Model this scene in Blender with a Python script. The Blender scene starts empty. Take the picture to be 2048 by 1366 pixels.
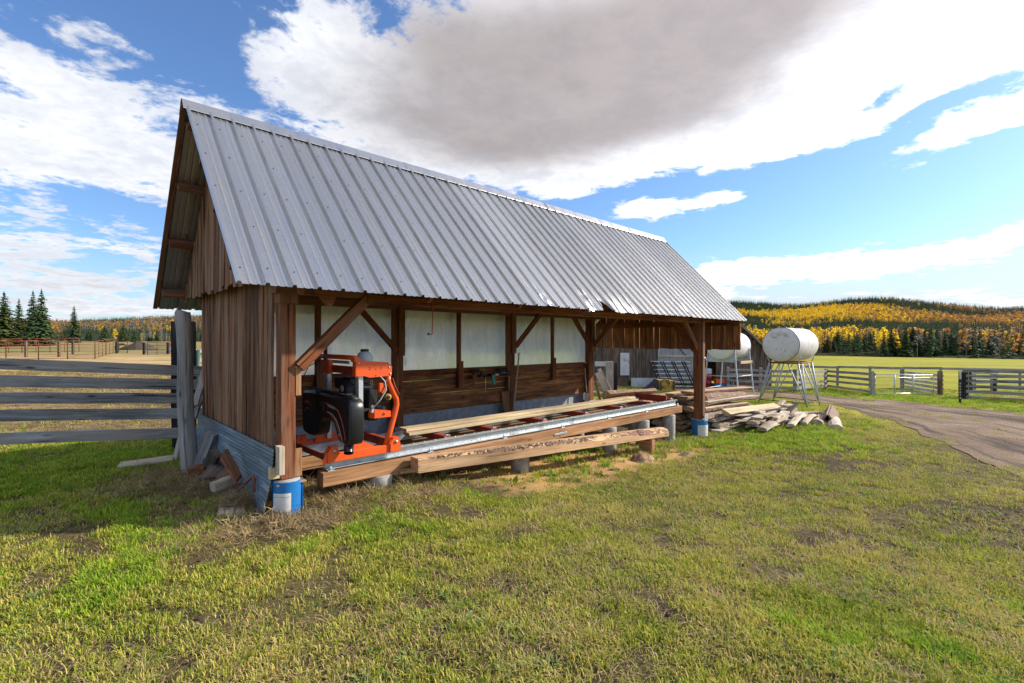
import bpy, math, random
import numpy as np
from mathutils import Vector, Matrix
random.seed(7); RNG = np.random.default_rng(11)
R = math.radians
S = bpy.context.scene
COL = S.collection

# ------------------------------------------------------------------ camera
EYE = 1.6
FPX = 967.0                       # focal length in photograph pixels (2048 wide)
cam_d = bpy.data.cameras.new('camera'); cam = bpy.data.objects.new('camera', cam_d); COL.objects.link(cam)
cam.location = (0, 0, EYE); cam.rotation_euler = (R(90), 0, 0)
cam_d.sensor_width = 36; cam_d.lens = FPX / 2048 * 36; cam_d.clip_start = 0.05; cam_d.clip_end = 9000
S.camera = cam

# ------------------------------------------------------------------ sun and sky
SUN_AZ, SUN_EL = 76, 31
world = bpy.data.worlds.new('World'); S.world = world; world.use_nodes = True
sun_d = bpy.data.lights.new('sun', 'SUN'); sun_d.energy = 4.0; sun_d.angle = R(1.6); sun_d.color = (1.0, 0.90, 0.76)
sun = bpy.data.objects.new('sun', sun_d); COL.objects.link(sun)
sd = Vector((math.sin(R(SUN_AZ)) * math.cos(R(SUN_EL)), math.cos(R(SUN_AZ)) * math.cos(R(SUN_EL)), math.sin(R(SUN_EL))))
sun.rotation_euler = sd.to_track_quat('Z', 'Y').to_euler(); sun.location = sd * 60
S.view_settings.view_transform = 'Standard'; S.view_settings.look = 'None'
S.view_settings.gamma = 1; S.view_settings.use_curve_mapping = False; S.view_settings.exposure = 0.72
S.cycles.max_bounces = 7; S.cycles.diffuse_bounces = 4; S.cycles.glossy_bounces = 3; S.cycles.transmission_bounces = 5; S.cycles.transparent_max_bounces = 6

class NT:
    """small node-tree helper"""
    def __init__(s, tree): s.t = tree; s.t.nodes.clear()
    def n(s, typ, ins=None, **kw):
        nd = s.t.nodes.new(typ)
        for k, v in kw.items(): setattr(nd, k, v)
        for k, v in (ins or {}).items(): s.put(nd.inputs[k], v)
        return nd
    def put(s, sock, v):
        if isinstance(v, bpy.types.NodeSocket): s.t.links.new(v, sock)
        elif isinstance(v, bpy.types.Node): s.t.links.new(v.outputs[0], sock)
        else: sock.default_value = v
    def m(s, op, a, b=None, c=None, clamp=False):
        nd = s.n('ShaderNodeMath', operation=op, use_clamp=clamp); s.put(nd.inputs[0], a)
        if b is not None: s.put(nd.inputs[1], b)
        if c is not None: s.put(nd.inputs[2], c)
        return nd.outputs[0]
    def mix(s, f, a, b, mode='MIX'):
        nd = s.n('ShaderNodeMix', data_type='RGBA', blend_type=mode)
        s.put(nd.inputs[0], f); s.put(nd.inputs[6], a); s.put(nd.inputs[7], b)
        return nd.outputs[2]
    def ramp(s, f, stops, interp='LINEAR'):
        nd = s.n('ShaderNodeValToRGB'); nd.color_ramp.interpolation = interp
        el = nd.color_ramp.elements
        while len(el) < len(stops): el.new(0.5)
        for e, (p, c) in zip(el, stops):
            e.position = p; e.color = c if len(c) == 4 else (*c, 1)
        s.put(nd.inputs[0], f); return nd.outputs[0]
    def mr(s, v, a, b, c=0.0, d=1.0, smooth=False):
        nd = s.n('ShaderNodeMapRange', interpolation_type='SMOOTHSTEP' if smooth else 'LINEAR')
        for i, x in enumerate((v, a, b, c, d)): s.put(nd.inputs[i], x)
        return nd.outputs[0]
    def noise(s, vec, scale, detail=4, rough=0.55, dist=0.0, out=0):
        nd = s.n('ShaderNodeTexNoise', {'Vector': vec, 'Scale': scale, 'Detail': detail, 'Roughness': rough, 'Distortion': dist})
        return nd.outputs[out]
    def vmul(s, vec, v):
        nd = s.n('ShaderNodeVectorMath', operation='MULTIPLY'); s.put(nd.inputs[0], vec); s.put(nd.inputs[1], v); return nd.outputs[0]
    def vadd(s, vec, v):
        nd = s.n('ShaderNodeVectorMath', operation='ADD'); s.put(nd.inputs[0], vec); s.put(nd.inputs[1], v); return nd.outputs[0]

def build_world():
    w = NT(world.node_tree)
    sky = w.n('ShaderNodeTexSky', sky_type='NISHITA', sun_disc=False, sun_elevation=R(SUN_EL), sun_rotation=R(SUN_AZ))
    sky.air_density = 1.0; sky.dust_density = 0.6; sky.ozone_density = 2.5
    tc = w.n('ShaderNodeTexCoord')
    d = w.n('ShaderNodeVectorMath', operation='NORMALIZE'); w.put(d.inputs[0], tc.outputs['Generated']); d = d.outputs[0]
    sp = w.n('ShaderNodeSeparateXYZ', {0: d}); x, y, z = sp.outputs
    az = w.m('ARCTAN2', x, y); el = w.m('ARCSINE', z)
    # flat cloud layer coordinates
    zz = w.m('MAXIMUM', w.m('ADD', z, 0.10), 0.03)
    cb = w.n('ShaderNodeCombineXYZ', {0: w.m('DIVIDE', x, zz), 1: w.m('DIVIDE', y, zz), 2: 0.0}).outputs[0]
    n1 = w.noise(cb, 1.25, 9, 0.60, 0.35)
    n2 = w.noise(w.vadd(cb, (7.3, 2.1, 0.4)), 3.6, 7, 0.6, 0.2)
    nb = w.noise(w.vadd(cb, (1.3, 5.1, 3.4)), 0.55, 2, 0.5, 0.0)
    def lobe(px, py, sx, sy, rot, wt):
        a0 = math.atan((px - 1024) / FPX); e0 = math.atan((683 - py) / FPX * math.cos(a0))
        sa = sx / FPX * math.cos(a0) ** 2; se = sy / FPX * math.cos(a0) * math.cos(e0) ** 2
        da = w.m('SUBTRACT', az, a0); de = w.m('SUBTRACT', el, e0)
        c, s_ = math.cos(R(rot)), math.sin(R(rot))
        u = w.m('DIVIDE', w.m('ADD', w.m('MULTIPLY', da, c), w.m('MULTIPLY', de, s_)), sa)
        v = w.m('DIVIDE', w.m('SUBTRACT', w.m('MULTIPLY', de, c), w.m('MULTIPLY', da, s_)), se)
        r2 = w.m('ADD', w.m('MULTIPLY', u, u), w.m('MULTIPLY', v, v))
        return w.m('MULTIPLY', w.m('EXPONENT', w.m('MULTIPLY', r2, -0.5)), wt)
    def total(ls):
        t = lobe(*ls[0])
        for l in ls[1:]: t = w.m('ADD', t, lobe(*l))
        return t
    cover = total([
        (120, 250, 190, 95, -16, .85), (300, 330, 110, 60, 0, .4), (360, 165, 190, 30, -32, .42), (20, 350, 90, 40, 0, .4), (40, 20, 70, 14, -20, .18), (60, 130, 60, 30, 0, .2),
        (640, 110, 105, 80, -10, .55), (800, 230, 150, 85, -20, .62), (1180, 120, 290, 170, 8, .95), (1500, 60, 300, 130, 12, .9),
        (1150, 300, 210, 36, -4, .45), (1420, 255, 190, 38, 12, .40), (1900, 70, 240, 120, 10, .80), (1930, 262, 140, 28, 10, .95), (1640, 250, 170, 50, 14, .55),
        (1290, 412, 70, 20, 0, 1.15), (1445, 394, 46, 11, 5, 1.0), (1120, 392, 50, 15, 0, .75), (1290, 392, 330, 22, 3, -.72), (1560, 352, 170, 22, 8, -.30), (1000, 395, 90, 20, 0, -.4), (1500, 440, 160, 26, 0, -.4),
        (1700, 522, 340, 24, 3, .60), (1480, 545, 120, 24, 0, .3), (1900, 585, 60, 9, 0, .3), (2040, 605, 60, 10, 0, .3),
        (90, 480, 190, 30, 0, .42), (110, 570, 260, 34, 0, .52), (270, 490, 60, 12, 0, .25), (250, 620, 200, 16, 0, .3),
        (330, 30, 90, 60, 0, -.35), (420, 100, 70, 40, -30, -.15), (1790, 178, 75, 20, 22, -.70), (1890, 200, 70, 14, 10, -.65), (1720, 225, 55, 13, 14, -.45), (60, 75, 70, 20, 0, -.2),
        (1650, 410, 330, 55, 8, -.45), (150, 400, 130, 22, 0, -.3)])
    dens = w.m('ADD', w.m('MULTIPLY', cover, .92), w.m('MULTIPLY', w.m('SUBTRACT', n1, 0.5), 2.1))
    dens = w.m('ADD', dens, w.m('MULTIPLY', w.m('SUBTRACT', n2, 0.5), 1.35))
    n3 = w.noise(w.vadd(cb, (3.3, 8.1, 1.4)), 11.0, 5, 0.65, 0.3); dens = w.m('ADD', dens, w.m('MULTIPLY', w.m('SUBTRACT', n3, 0.5), 0.95))
    # away from the photographed part of the sky the same broken cloud goes on
    away = w.mr(w.m('ABSOLUTE', az), 0.95, 1.35, 0.0, 1.0, True)
    dens = w.m('ADD', dens, w.m('MULTIPLY', away, 0.22))
    hi = w.mr(el, 0.62, 0.95, 0.0, 0.22, True)
    dens = w.m('ADD', dens, hi)
    alpha = w.mr(dens, 0.16, 0.46, 0.0, 1.0, True)
    # thick parts of a cloud turn grey, the bright part lies towards the sun
    thick = w.m('ADD', total([(1180, 110, 330, 130, 6, 1.0), (1500, 30, 260, 110, 8, .65), (860, 60, 120, 70, 0, .35), (900, 270, 170, 50, -8, .45), (1250, 260, 200, 40, 4, .4), (1900, 330, 1, 1, 0, .0), (1990, 95, 60, 18, 25, .35), (1880, 505, 60, 8, 0, .4),
                              (90, 330, 150, 25, 0, .28), (110, 560, 260, 60, 0, .35), (1200, 300, 180, 50, 0, .1)]),
                w.m('MULTIPLY', w.m('SUBTRACT', n1, 0.5), 0.75))
    thick = w.m('ADD', thick, w.m('MULTIPLY', w.m('SUBTRACT', nb, 0.45), 0.5))
    thick = w.mr(thick, 0.10, 1.10, 0.0, 1.0, True)
    sundot = w.n('ShaderNodeVectorMath', operation='DOT_PRODUCT'); w.put(sundot.inputs[0], d); sundot.inputs[1].default_value = tuple(sd)
    tosun = w.mr(sundot.outputs['Value'], 0.0, 0.95, 0.98, 1.45, True)
    mottle = w.mr(w.m('ADD', w.m('MULTIPLY', n2, .6), w.m('MULTIPLY', n3, .4)), .38, .62, 0, 1, True)
    lit = w.mix(mottle, (0.66, 0.67, 0.70, 1), (0.50, 0.52, 0.57, 1))
    bright = w.mix(thick, lit, w.mix(w.m('MULTIPLY', mottle, .35), (0.27, 0.243, 0.24, 1), (0.18, 0.165, 0.17, 1)))
    cl = w.n('ShaderNodeVectorMath', operation='SCALE'); w.put(cl.inputs[0], bright); w.put(cl.inputs['Scale'], tosun)
    # pale air low over the valley on the sunward side
    low = w.m('MULTIPLY', w.mr(el, 0.02, 0.19, .92, 0.0, True), w.mr(az, -.1, .45, .25, 1.0, True))
    bsky = w.n('ShaderNodeBackground', {'Color': w.mix(0.85, sky.outputs[0], w.mix(1.0, sky.outputs[0], (0.70, 0.90, 1.16, 1), 'MULTIPLY')), 'Strength': 0.108})
    bhz = w.n('ShaderNodeBackground', {'Color': (.46, .47, .48, 1), 'Strength': 1.0}); msk = w.n('ShaderNodeMixShader', {0: low, 1: bsky, 2: bhz}); bsky = msk
    bcl = w.n('ShaderNodeBackground', {'Color': cl.outputs[0], 'Strength': 1.0})
    below = w.mr(el, -0.02, 0.012, 0.0, 1.0)
    mx = w.n('ShaderNodeMixShader'); w.put(mx.inputs[0], w.m('MULTIPLY', alpha, w.m('MULTIPLY', below, 0.97)))
    w.put(mx.inputs[1], bsky); w.put(mx.inputs[2], bcl)
    out = w.n('ShaderNodeOutputWorld', {'Surface': mx})
build_world()

# ------------------------------------------------------------------ places
UX, UY = math.sin(R(46.5)), math.cos(R(46.5))        # shed long axis
OX, OY = -2.07, 4.46                                 # near corner post of the shed
SHED_ROT = math.atan2(UY, UX)
def W(xl, yl, z=0.0):                                # shed plan coordinates to world
    return Vector((OX + UX * xl - UY * yl, OY + UY * xl + UX * yl, z))
def P(px, py, Y):                                    # point seen at photo pixel at distance Y
    return Vector(((px - 1024) / FPX * Y, Y, EYE + (683 - py) / FPX * Y))
def to_local(v):
    dx, dy = v[0] - OX, v[1] - OY
    return Vector((UX * dx + UY * dy, -UY * dx + UX * dy, v[2]))

def vnoise(x, y, s, seed=0):
    """smooth value noise, numpy"""
    x = np.asarray(x, float) / s + seed * 17.13; y = np.asarray(y, float) / s - seed * 9.71
    xi = np.floor(x); yi = np.floor(y); fx = x - xi; fy = y - yi
    fx = fx * fx * (3 - 2 * fx); fy = fy * fy * (3 - 2 * fy)
    def h(a, b):
        v = np.sin(a * 127.1 + b * 311.7 + seed * 3.7) * 43758.5453
        return v - np.floor(v)
    return (h(xi, yi) * (1 - fx) + h(xi + 1, yi) * fx) * (1 - fy) + (h(xi, yi + 1) * (1 - fx) + h(xi + 1, yi + 1) * fx) * fy
def fbm(x, y, s, seed=0, o=4):
    t = 0; a = 1; n = 0
    for k in range(o):
        t = t + a * vnoise(x, y, s / 2 ** k, seed + k); n += a; a *= .5
    return t / n

A_T = [-400, -20, 0, 1.5, 2.7, 3.4, 4.7, 6, 9.8, 17.3, 28.4, 60, 110, 263, 500, 3000]
A_Z = [.0, .02, .0, .0, .01, -.07, -.19, -.24, -.35, -.52, -.92, -1.7, -2.6, -5.1, -6.5, -9]
def ground(x, y):
    x = np.asarray(x, float); y = np.asarray(y, float)
    a = x * UX + y * UY
    z = np.interp(a, A_T, A_Z)
    # the paddock on the left climbs gently
    left = np.clip((-x - 0.12 * y) / (0.25 * np.maximum(y, 1) + 4), 0, 1)
    zl = np.interp(y, [-100, 0, 12, 47, 60, 100, 250, 3000], [.0, .02, .0, -.1, .35, 1.45, 2.0, 4.0])
    z = z * (1 - left) + zl * left
    z = z + (fbm(x, y, 2.3, 3, 3) - .5) * .09 * np.clip((np.hypot(x, y) - 1) / 6, .25, 1) + (fbm(x, y, .35, 9, 2) - .5) * .035
    return z
def G(x, y): return float(ground(x, y))

# ------------------------------------------------------------------ mesh building
def frame(d, up):
    d = d.normalized(); up = Vector(up)
    if abs(d.dot(up)) > .97 * up.length: up = Vector((1, 0, 0)) if abs(d.x) < .9 else Vector((0, 1, 0))
    s = d.cross(up).normalized(); n = s.cross(d).normalized()
    return d, s, n

class MB:
    def __init__(s): s.v = []; s.f = []; s.mi = []; s.g = []; s.sm = []
    def add(s, vs, fs, mi=0, g=None, smooth=False):
        b = len(s.v); s.v.extend([tuple(v) for v in vs])
        if g is None:
            o = random.random() * 50; g = [(v[0] + o, v[1], v[2]) for v in vs]
        s.g.extend(g)
        for i, f in enumerate(fs):
            s.f.append(tuple(b + k for k in f)); s.mi.append(mi[i] if isinstance(mi, (list, tuple)) else mi); s.sm.append(smooth)
        return s
    def sweep(s, prof, pts, ups=None, mi=0, endmi=None, closed=True, cap=True, smooth=False, taper=None, up=(0, 0, 1)):
        """extrude a closed profile [(side, normal)] along points"""
        pts = [Vector(p) for p in pts]; n = len(pts); m = len(prof); vs = []; g = []; L = 0
        o = random.random() * 60; o2 = random.random() * 9
        for i, p in enumerate(pts):
            d = (pts[min(i + 1, n - 1)] - pts[max(i - 1, 0)])
            d, sd_, nn = frame(d, up)
            if i: L += (p - pts[i - 1]).length
            k = taper[i] if taper else 1
            for (a, b) in prof:
                vs.append(p + sd_ * a * k + nn * b * k); g.append((L + o, a + o2, b))
        fs = []; ms = []
        mil = mi if isinstance(mi, (list, tuple)) else [mi] * m
        for i in range(n - 1):
            for j in range(m if closed else m - 1):
                j2 = (j + 1) % m
                fs.append((i * m + j, i * m + j2, (i + 1) * m + j2, (i + 1) * m + j)); ms.append(mil[j])
        if cap and closed:
            e = mil[0] if endmi is None else endmi
            fs.append(tuple(range(m))[::-1]); ms.append(e); fs.append(tuple((n - 1) * m + j for j in range(m))); ms.append(e)
        b = len(s.v); s.v.extend([tuple(v) for v in vs]); s.g.extend(g)
        for f, mm in zip(fs, ms):
            s.f.append(tuple(b + k for k in f)); s.mi.append(mm); s.sm.append(smooth and len(f) == 4)
        return s
    def bar(s, p0, p1, w, t, up=(0, 0, 1), ch=.004, seg=1, jit=0., bow=0., mi=0, endmi=None):
        p0 = Vector(p0); p1 = Vector(p1); a, b = w / 2, t / 2; ch = min(ch, a * .5, b * .5)
        prof = [(-a + ch, -b), (a - ch, -b), (a, -b + ch), (a, b - ch), (a - ch, b), (-a + ch, b), (-a, b - ch), (-a, -b + ch)]
        pts = []
        bo = Vector((random.uniform(-1, 1), random.uniform(-1, 1), random.uniform(-1, 1))) * bow
        for i in range(seg + 1):
            k = i / seg
            pts.append(p0.lerp(p1, k) + bo * math.sin(math.pi * k) + Vector((random.uniform(-jit, jit), random.uniform(-jit, jit), random.uniform(-jit, jit))) * (0 if i in (0, seg) else 1))
        return s.sweep(prof, pts, mi=mi, endmi=endmi, up=up)
    def box(s, c, sx, sy, sz, ch=.004, mi=0):
        c = Vector(c); 
        if sx >= sy: return s.bar(c - Vector((sx / 2, 0, 0)), c + Vector((sx / 2, 0, 0)), sy, sz, ch=ch, mi=mi)
        return s.bar(c - Vector((0, sy / 2, 0)), c + Vector((0, sy / 2, 0)), sx, sz, ch=ch, mi=mi)
    def tube(s, pts, r, n=8, mi=0, cap=True, smooth=True, taper=None):
        prof = [(r * math.cos(2 * math.pi * k / n), r * math.sin(2 * math.pi * k / n)) for k in range(n)]
        up = (0, 0, 1)
        dd = (Vector(pts[-1]) - Vector(pts[0])).normalized()
        if abs(dd.z) > .8: up = (0.3, 1, 0)
        return s.sweep(prof, pts, mi=mi, cap=cap, smooth=smooth, taper=taper, up=up)
    def lathe(s, prof, c=(0, 0, 0), n=20, axis='Z', mi=0, smooth=True, cap=True):
        """prof [(r, h)] about an axis through c"""
        vs = []; fs = []; c = Vector(c); m = len(prof)
        for (r, h) in prof:
            for k in range(n):
                a = 2 * math.pi * k / n; q = (r * math.cos(a), r * math.sin(a), h)
                if axis == 'X': q = (q[2], q[0], q[1])
                elif axis == 'Y': q = (q[0], q[2], q[1])
                vs.append(c + Vector(q))
        for i in range(m - 1):
            for k in range(n):
                k2 = (k + 1) % n; fs.append((i * n + k, i * n + k2, (i + 1) * n + k2, (i + 1) * n + k))
        s.add(vs, fs, mi, smooth=smooth)
        if not cap: return s
        if prof[0][0] > 1e-5: s.add(vs[:n], [tuple(range(n))[::-1]], mi)
        if prof[-1][0] > 1e-5: s.add(vs[-n:], [tuple(range(n))], mi)
        return s
    def prism(s, poly, axis, a, b, mi=0, ch=0.):
        """polygon in the two other axes, from a to b on axis ('X','Y','Z'); ch bevels both faces"""
        def mk(p, h):
            if axis == 'X': return (h, p[0], p[1])
            if axis == 'Y': return (p[0], h, p[1])
            return (p[0], p[1], h)
        cx = sum(p[0] for p in poly) / len(poly); cy = sum(p[1] for p in poly) / len(poly)
        def ins(p, k):
            dx, dy = cx - p[0], cy - p[1]; L = math.hypot(dx, dy) or 1
            return (p[0] + dx / L * k, p[1] + dy / L * k)
        rings = [(poly, a), (poly, b)] if not ch else [([ins(p, ch) for p in poly], a), (poly, a + ch), (poly, b - ch), ([ins(p, ch) for p in poly], b)]
        vs = []; n = len(poly)
        for pl, h in rings: vs += [mk(p, h) for p in pl]
        fs = []
        for i in range(len(rings) - 1):
            for k in range(n):
                k2 = (k + 1) % n; fs.append((i * n + k, i * n + k2, (i + 1) * n + k2, (i + 1) * n + k))
        fs.append(tuple(range(n))[::-1]); fs.append(tuple((len(rings) - 1) * n + k for k in range(n)))
        return s.add(vs, fs, mi)
    def mesh(s, name, mats, recalc=True):
        me = bpy.data.meshes.new(name)
        me.from_pydata(s.v, [], s.f)
        for m in (mats if isinstance(mats, (list, tuple)) else [mats]): me.materials.append(m)
        me.polygons.foreach_set('material_index', s.mi); me.polygons.foreach_set('use_smooth', s.sm)
        at = me.attributes.new('g', 'FLOAT_VECTOR', 'POINT'); at.data.foreach_set('vector', np.array(s.g, 'f').ravel())
        me.update()
        if recalc:
            import bmesh
            bm = bmesh.new(); bm.from_mesh(me); bmesh.ops.recalc_face_normals(bm, faces=bm.faces); bm.to_mesh(me); bm.free()
        return me
    def obj(s, name, mats, parent=None, recalc=True):
        o = bpy.data.objects.new(name, s.mesh(name, mats, recalc)); COL.objects.link(o)
        if parent is not None: o.parent = parent
        return o
def empty(name, loc=(0, 0, 0), rz=0.):
    o = bpy.data.objects.new(name, None); COL.objects.link(o); o.location = loc; o.rotation_euler = (0, 0, rz)
    o.empty_display_size = .2; return o
def tag(o, label=None, cat=None, group=None, kind=None):
    if label: o['label'] = label
    if cat:
        o['category'] = cat
        if not kind: o['kind'] = 'thing'
    if group: o['group'] = group
    if kind: o['kind'] = kind
    return o
def link_mesh(name, me, parent=None, loc=(0, 0, 0), rot=(0, 0, 0), sc=(1, 1, 1)):
    o = bpy.data.objects.new(name, me); COL.objects.link(o); o.location = loc; o.rotation_euler = rot; o.scale = sc
    if parent is not None: o.parent = parent
    return o
def copy_tree(o, parent=None):
    c = o.copy(); COL.objects.link(c)
    if parent is not None: c.parent = parent
    for ch in list(KIDS.get(o.name, [])): copy_tree(ch, c)
    return c
KIDS = {}
def note_kids(root):
    for o in bpy.data.objects:
        if o.parent is not None:
            KIDS.setdefault(o.parent.name, [])
            if o not in KIDS[o.parent.name]: KIDS[o.parent.name].append(o)

# ------------------------------------------------------------------ materials
def new_mat(name):
    m = bpy.data.materials.new(name); m.use_nodes = True; return m, NT(m.node_tree)
def finish(t, color, rough=.7, metal=0., bump=None, bstr=.3, bdist=.01, spec=.4, extra=None):
    p = t.n('ShaderNodeBsdfPrincipled', {'Base Color': color, 'Roughness': rough, 'Metallic': metal, 'Specular IOR Level': spec})
    if extra:
        for k, v in extra.items(): t.put(p.inputs[k], v)
    if bump is not None:
        b = t.n('ShaderNodeBump', {'Height': bump, 'Strength': bstr, 'Distance': bdist}); t.put(p.inputs['Normal'], b.outputs[0])
    t.n('ShaderNodeOutputMaterial', {'Surface': p}); return p
def wood(name, c1, c2, c3, rough=.8, vary=.35, weather=None, wscale=1.3, knots=.6, bstr=.5, hue=0.):
    """c1 dark grain, c2 mid, c3 light; weather = colour of grey patches"""
    m, t = new_mat(name)
    g = t.n('ShaderNodeAttribute', attribute_name='g').outputs['Vector']
    inf = t.n('ShaderNodeObjectInfo').outputs['Random']
    off = t.n('ShaderNodeCombineXYZ', {0: t.m('MULTIPLY', inf, 31.0), 1: t.m('MULTIPLY', inf, 7.0), 2: 0.}).outputs[0]
    g2 = t.vadd(g, off)
    wob = t.noise(t.vmul(g2, (1.2, 4, 4)), 1.0, 3, .5, 0, 1)
    gw = t.vadd(g2, t.vmul(t.vadd(wob, (-.5, -.5, -.5)), (0, .035, .035)))
    fine = t.noise(t.vmul(gw, (1.6, 55, 55)), 1.0, 6, .65)
    mid = t.noise(t.vmul(gw, (.7, 14, 14)), 1.0, 4, .6)
    blot = t.noise(t.vmul(g2, (wscale, 3.5 * wscale, 3.5 * wscale)), 1.0, 5, .6)
    f = t.m('ADD', t.m('MULTIPLY', fine, .55), t.m('MULTIPLY', mid, .45))
    col = t.ramp(f, [(.36, c1), (.50, c2), (.63, c3)])
    vo = t.n('ShaderNodeTexVoronoi', {'Vector': t.vmul(g2, (2.6, 8.5, 8.5)), 'Scale': 1.0}); 
    kn = t.mr(vo.outputs['Distance'], .05, .20, 1, 0, True)
    col = t.mix(t.m('MULTIPLY', kn, knots), col, (c1[0] * .45, c1[1] * .4, c1[2] * .4, 1))
    dark = t.mr(blot, .30, .62, .55, 1.15)
    v = t.n('ShaderNodeVectorMath', operation='SCALE'); t.put(v.inputs[0], col)
    t.put(v.inputs['Scale'], t.m('MULTIPLY', dark, t.m('ADD', 1 - vary * .5, t.m('MULTIPLY', inf, vary))))
    col = v.outputs[0]
    if weather:
        wn = t.noise(t.vmul(g2, (.9, 9, 9)), 1.0, 6, .7)
        wm = t.mr(t.m('ADD', wn, t.m('MULTIPLY', t.m('SUBTRACT', inf, .5), .22)), .48, .62, 0, .85, True)
        col = t.mix(wm, col, weather)
    crack = t.mr(t.noise(t.vmul(gw, (.9, 42, 42)), 1.0, 2, .5), .30, .36, .25, 1.0)
    v2 = t.n('ShaderNodeVectorMath', operation='SCALE'); t.put(v2.inputs[0], col); t.put(v2.inputs['Scale'], crack)
    finish(t, v2.outputs[0], rough, bump=t.m('ADD', f, t.m('MULTIPLY', crack, .4)), bstr=bstr, bdist=.006, spec=.2)
    return m
M = {}
M['stain'] = wood('stained_timber', (.10, .032, .014), (.24, .082, .034), (.38, .155, .066), weather=(.20, .11, .07, 1), vary=.4)
M['stain_old'] = wood('weathered_siding', (.070, .028, .014), (.23, .098, .044), (.42, .215, .11), weather=(.29, .18, .115, 1), wscale=.9, vary=.75, bstr=.9, knots=.4)
M['lap'] = wood('wall_plank_wood', (.10, .038, .018), (.34, .135, .052), (.56, .27, .105), weather=(.13, .06, .035, 1), wscale=2.2, vary=.4, knots=.8)
M['grey'] = wood('grey_weathered_wood', (.125, .12, .12), (.26, .255, .255), (.44, .43, .425), weather=(.36, .31, .265, 1), vary=.35, knots=.9)
M['greybrown'] = wood('old_barn_wood', (.075, .055, .042), (.16, .125, .10), (.28, .23, .19), weather=(.12, .06, .035, 1), vary=.7, knots=.4)
M['silver'] = wood('pale_dry_wood', (.34, .265, .18), (.52, .42, .30), (.68, .57, .42), weather=(.47, .42, .36, 1), vary=.35, knots=.5)
M['fresh'] = wood('fresh_sawn_timber', (.36, .20, .10), (.52, .33, .18), (.66, .45, .26), vary=.12, knots=.75, wscale=.6, bstr=.2)
M['fir'] = wood('sawn_fir_beam', (.24, .115, .050), (.38, .20, .095), (.50, .29, .15), vary=.15, knots=.7, wscale=.8, bstr=.25)
M['pale'] = wood('planed_pale_board', (.42, .31, .18), (.56, .44, .27), (.68, .56, .36), vary=.15, knots=.5, wscale=.5, bstr=.2)
M['blackwood'] = wood('tarred_post_wood', (.012, .011, .011), (.03, .027, .025), (.07, .062, .058), vary=.4)
M['whitewood'] = wood('whitewashed_board', (.40, .38, .35), (.60, .58, .54), (.75, .73, .70), weather=(.30, .27, .24, 1), vary=.2)

def simple(name, col, rough=.6, metal=0., nscale=6., vary=.25, bump=.15, dirt=None, dscale=2.5, dlo=.5, dhi=.7, spec=.4, stretch=(1, 1, 1), extra=None):
    m, t = new_mat(name)
    oc = t.n('ShaderNodeTexCoord').outputs['Object']; oc = t.vmul(oc, stretch)
    inf = t.n('ShaderNodeObjectInfo').outputs['Random']
    n = t.noise(oc, nscale, 6, .6)
    a = tuple(c * (1 - vary) for c in col) + (1,); b = tuple(min(1, c * (1 + vary * .6)) for c in col) + (1,)
    c = t.ramp(n, [(.3, a), (.7, b)])
    r = rough
    if dirt:
        dn = t.noise(t.vadd(oc, (3.1, 4.7, 1.9)), dscale, 9, .7)
        k = t.mr(t.m('ADD', dn, t.m('MULTIPLY', inf, .02)), dlo, dhi, 0, 1, True); c = t.mix(k, c, (*dirt, 1)); r = t.mr(k, 0, 1, rough, .85)
    finish(t, c, r, metal, bump=n if bump else None, bstr=bump, spec=spec, extra=extra); return m
M['tin'] = simple('dull_galvanised_tin', (.40, .43, .47), .75, .30, 10, .3, .05, dirt=(.34, .35, .36), dscale=5)
M['galv'] = simple('galvanised_steel', (.56, .60, .63), .42, .65, 10, .15, .03, dirt=(.42, .44, .46), dscale=5)
M['orange'] = simple('orange_machine_paint', (.78, .105, .018), .36, 0, 3, .10, .03, dirt=(.35, .07, .03), dscale=14, dlo=.62, dhi=.78, spec=.5)
M['redsteel'] = simple('dull_red_paint', (.36, .055, .025), .55, 0, 6, .3, .05, dirt=(.16, .06, .04), dscale=6)
M['blackp'] = simple('black_moulded_plastic', (.014, .015, .018), .34, 0, 40, .2, .04, dirt=(.09, .085, .08), dscale=4, dlo=.60, dhi=.95, spec=.5)
M['black'] = simple('black_rubber_and_iron', (.02, .02, .022), .6, 0, 10, .3, .1)
M['engine'] = simple('dark_engine_casting', (.05, .05, .055), .5, .4, 30, .5, .3)
M['alum'] = simple('brushed_aluminium', (.62, .64, .67), .42, .6, 5, .12, .02, stretch=(8, 8, 1))
M['tankp'] = simple('translucent_white_tank_plastic', (.55, .58, .58), .5, 0, 3, .1, .02)
M['concrete'] = simple('rough_concrete', (.36, .34, .31), .9, 0, 12, .35, .5, dirt=(.22, .18, .14), dscale=4)
M['blue'] = simple('blue_pail_plastic', (.015, .17, .46), .42, 0, 8, .15, .03, dirt=(.20, .20, .18), dscale=5, dlo=.62, dhi=.8)
M['paper'] = simple('paper_label', (.70, .68, .64), .7, 0, 7, .15, .0, dirt=(.42, .38, .32), dscale=3)
M['ink'] = simple('blue_label_ink', (.05, .16, .30), .7, 0, 20, .1, 0)
M['inkgrey'] = simple('grey_label_ink', (.30, .31, .34), .7, 0, 20, .1, 0)
M['decal_o'] = simple('orange_decal_film', (.60, .13, .06), .4, 0, 10, .1, 0)
M['decal_w'] = simple('pale_decal_film', (.50, .50, .50), .4, 0, 10, .1, 0)
M['rust'] = simple('rusty_red_pipe', (.26, .085, .05), .7, .2, 6, .4, .2, dirt=(.14, .05, .03), dscale=5)
M['tank'] = simple('white_tank_paint', (.62, .62, .62), .42, 0, 2, .08, .03, dirt=(.33, .24, .16), dscale=2.4, dlo=.49, dhi=.76)
M['tank2'] = simple('clean_white_tank_paint', (.66, .68, .72), .4, 0, 2, .06, .02)
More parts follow.
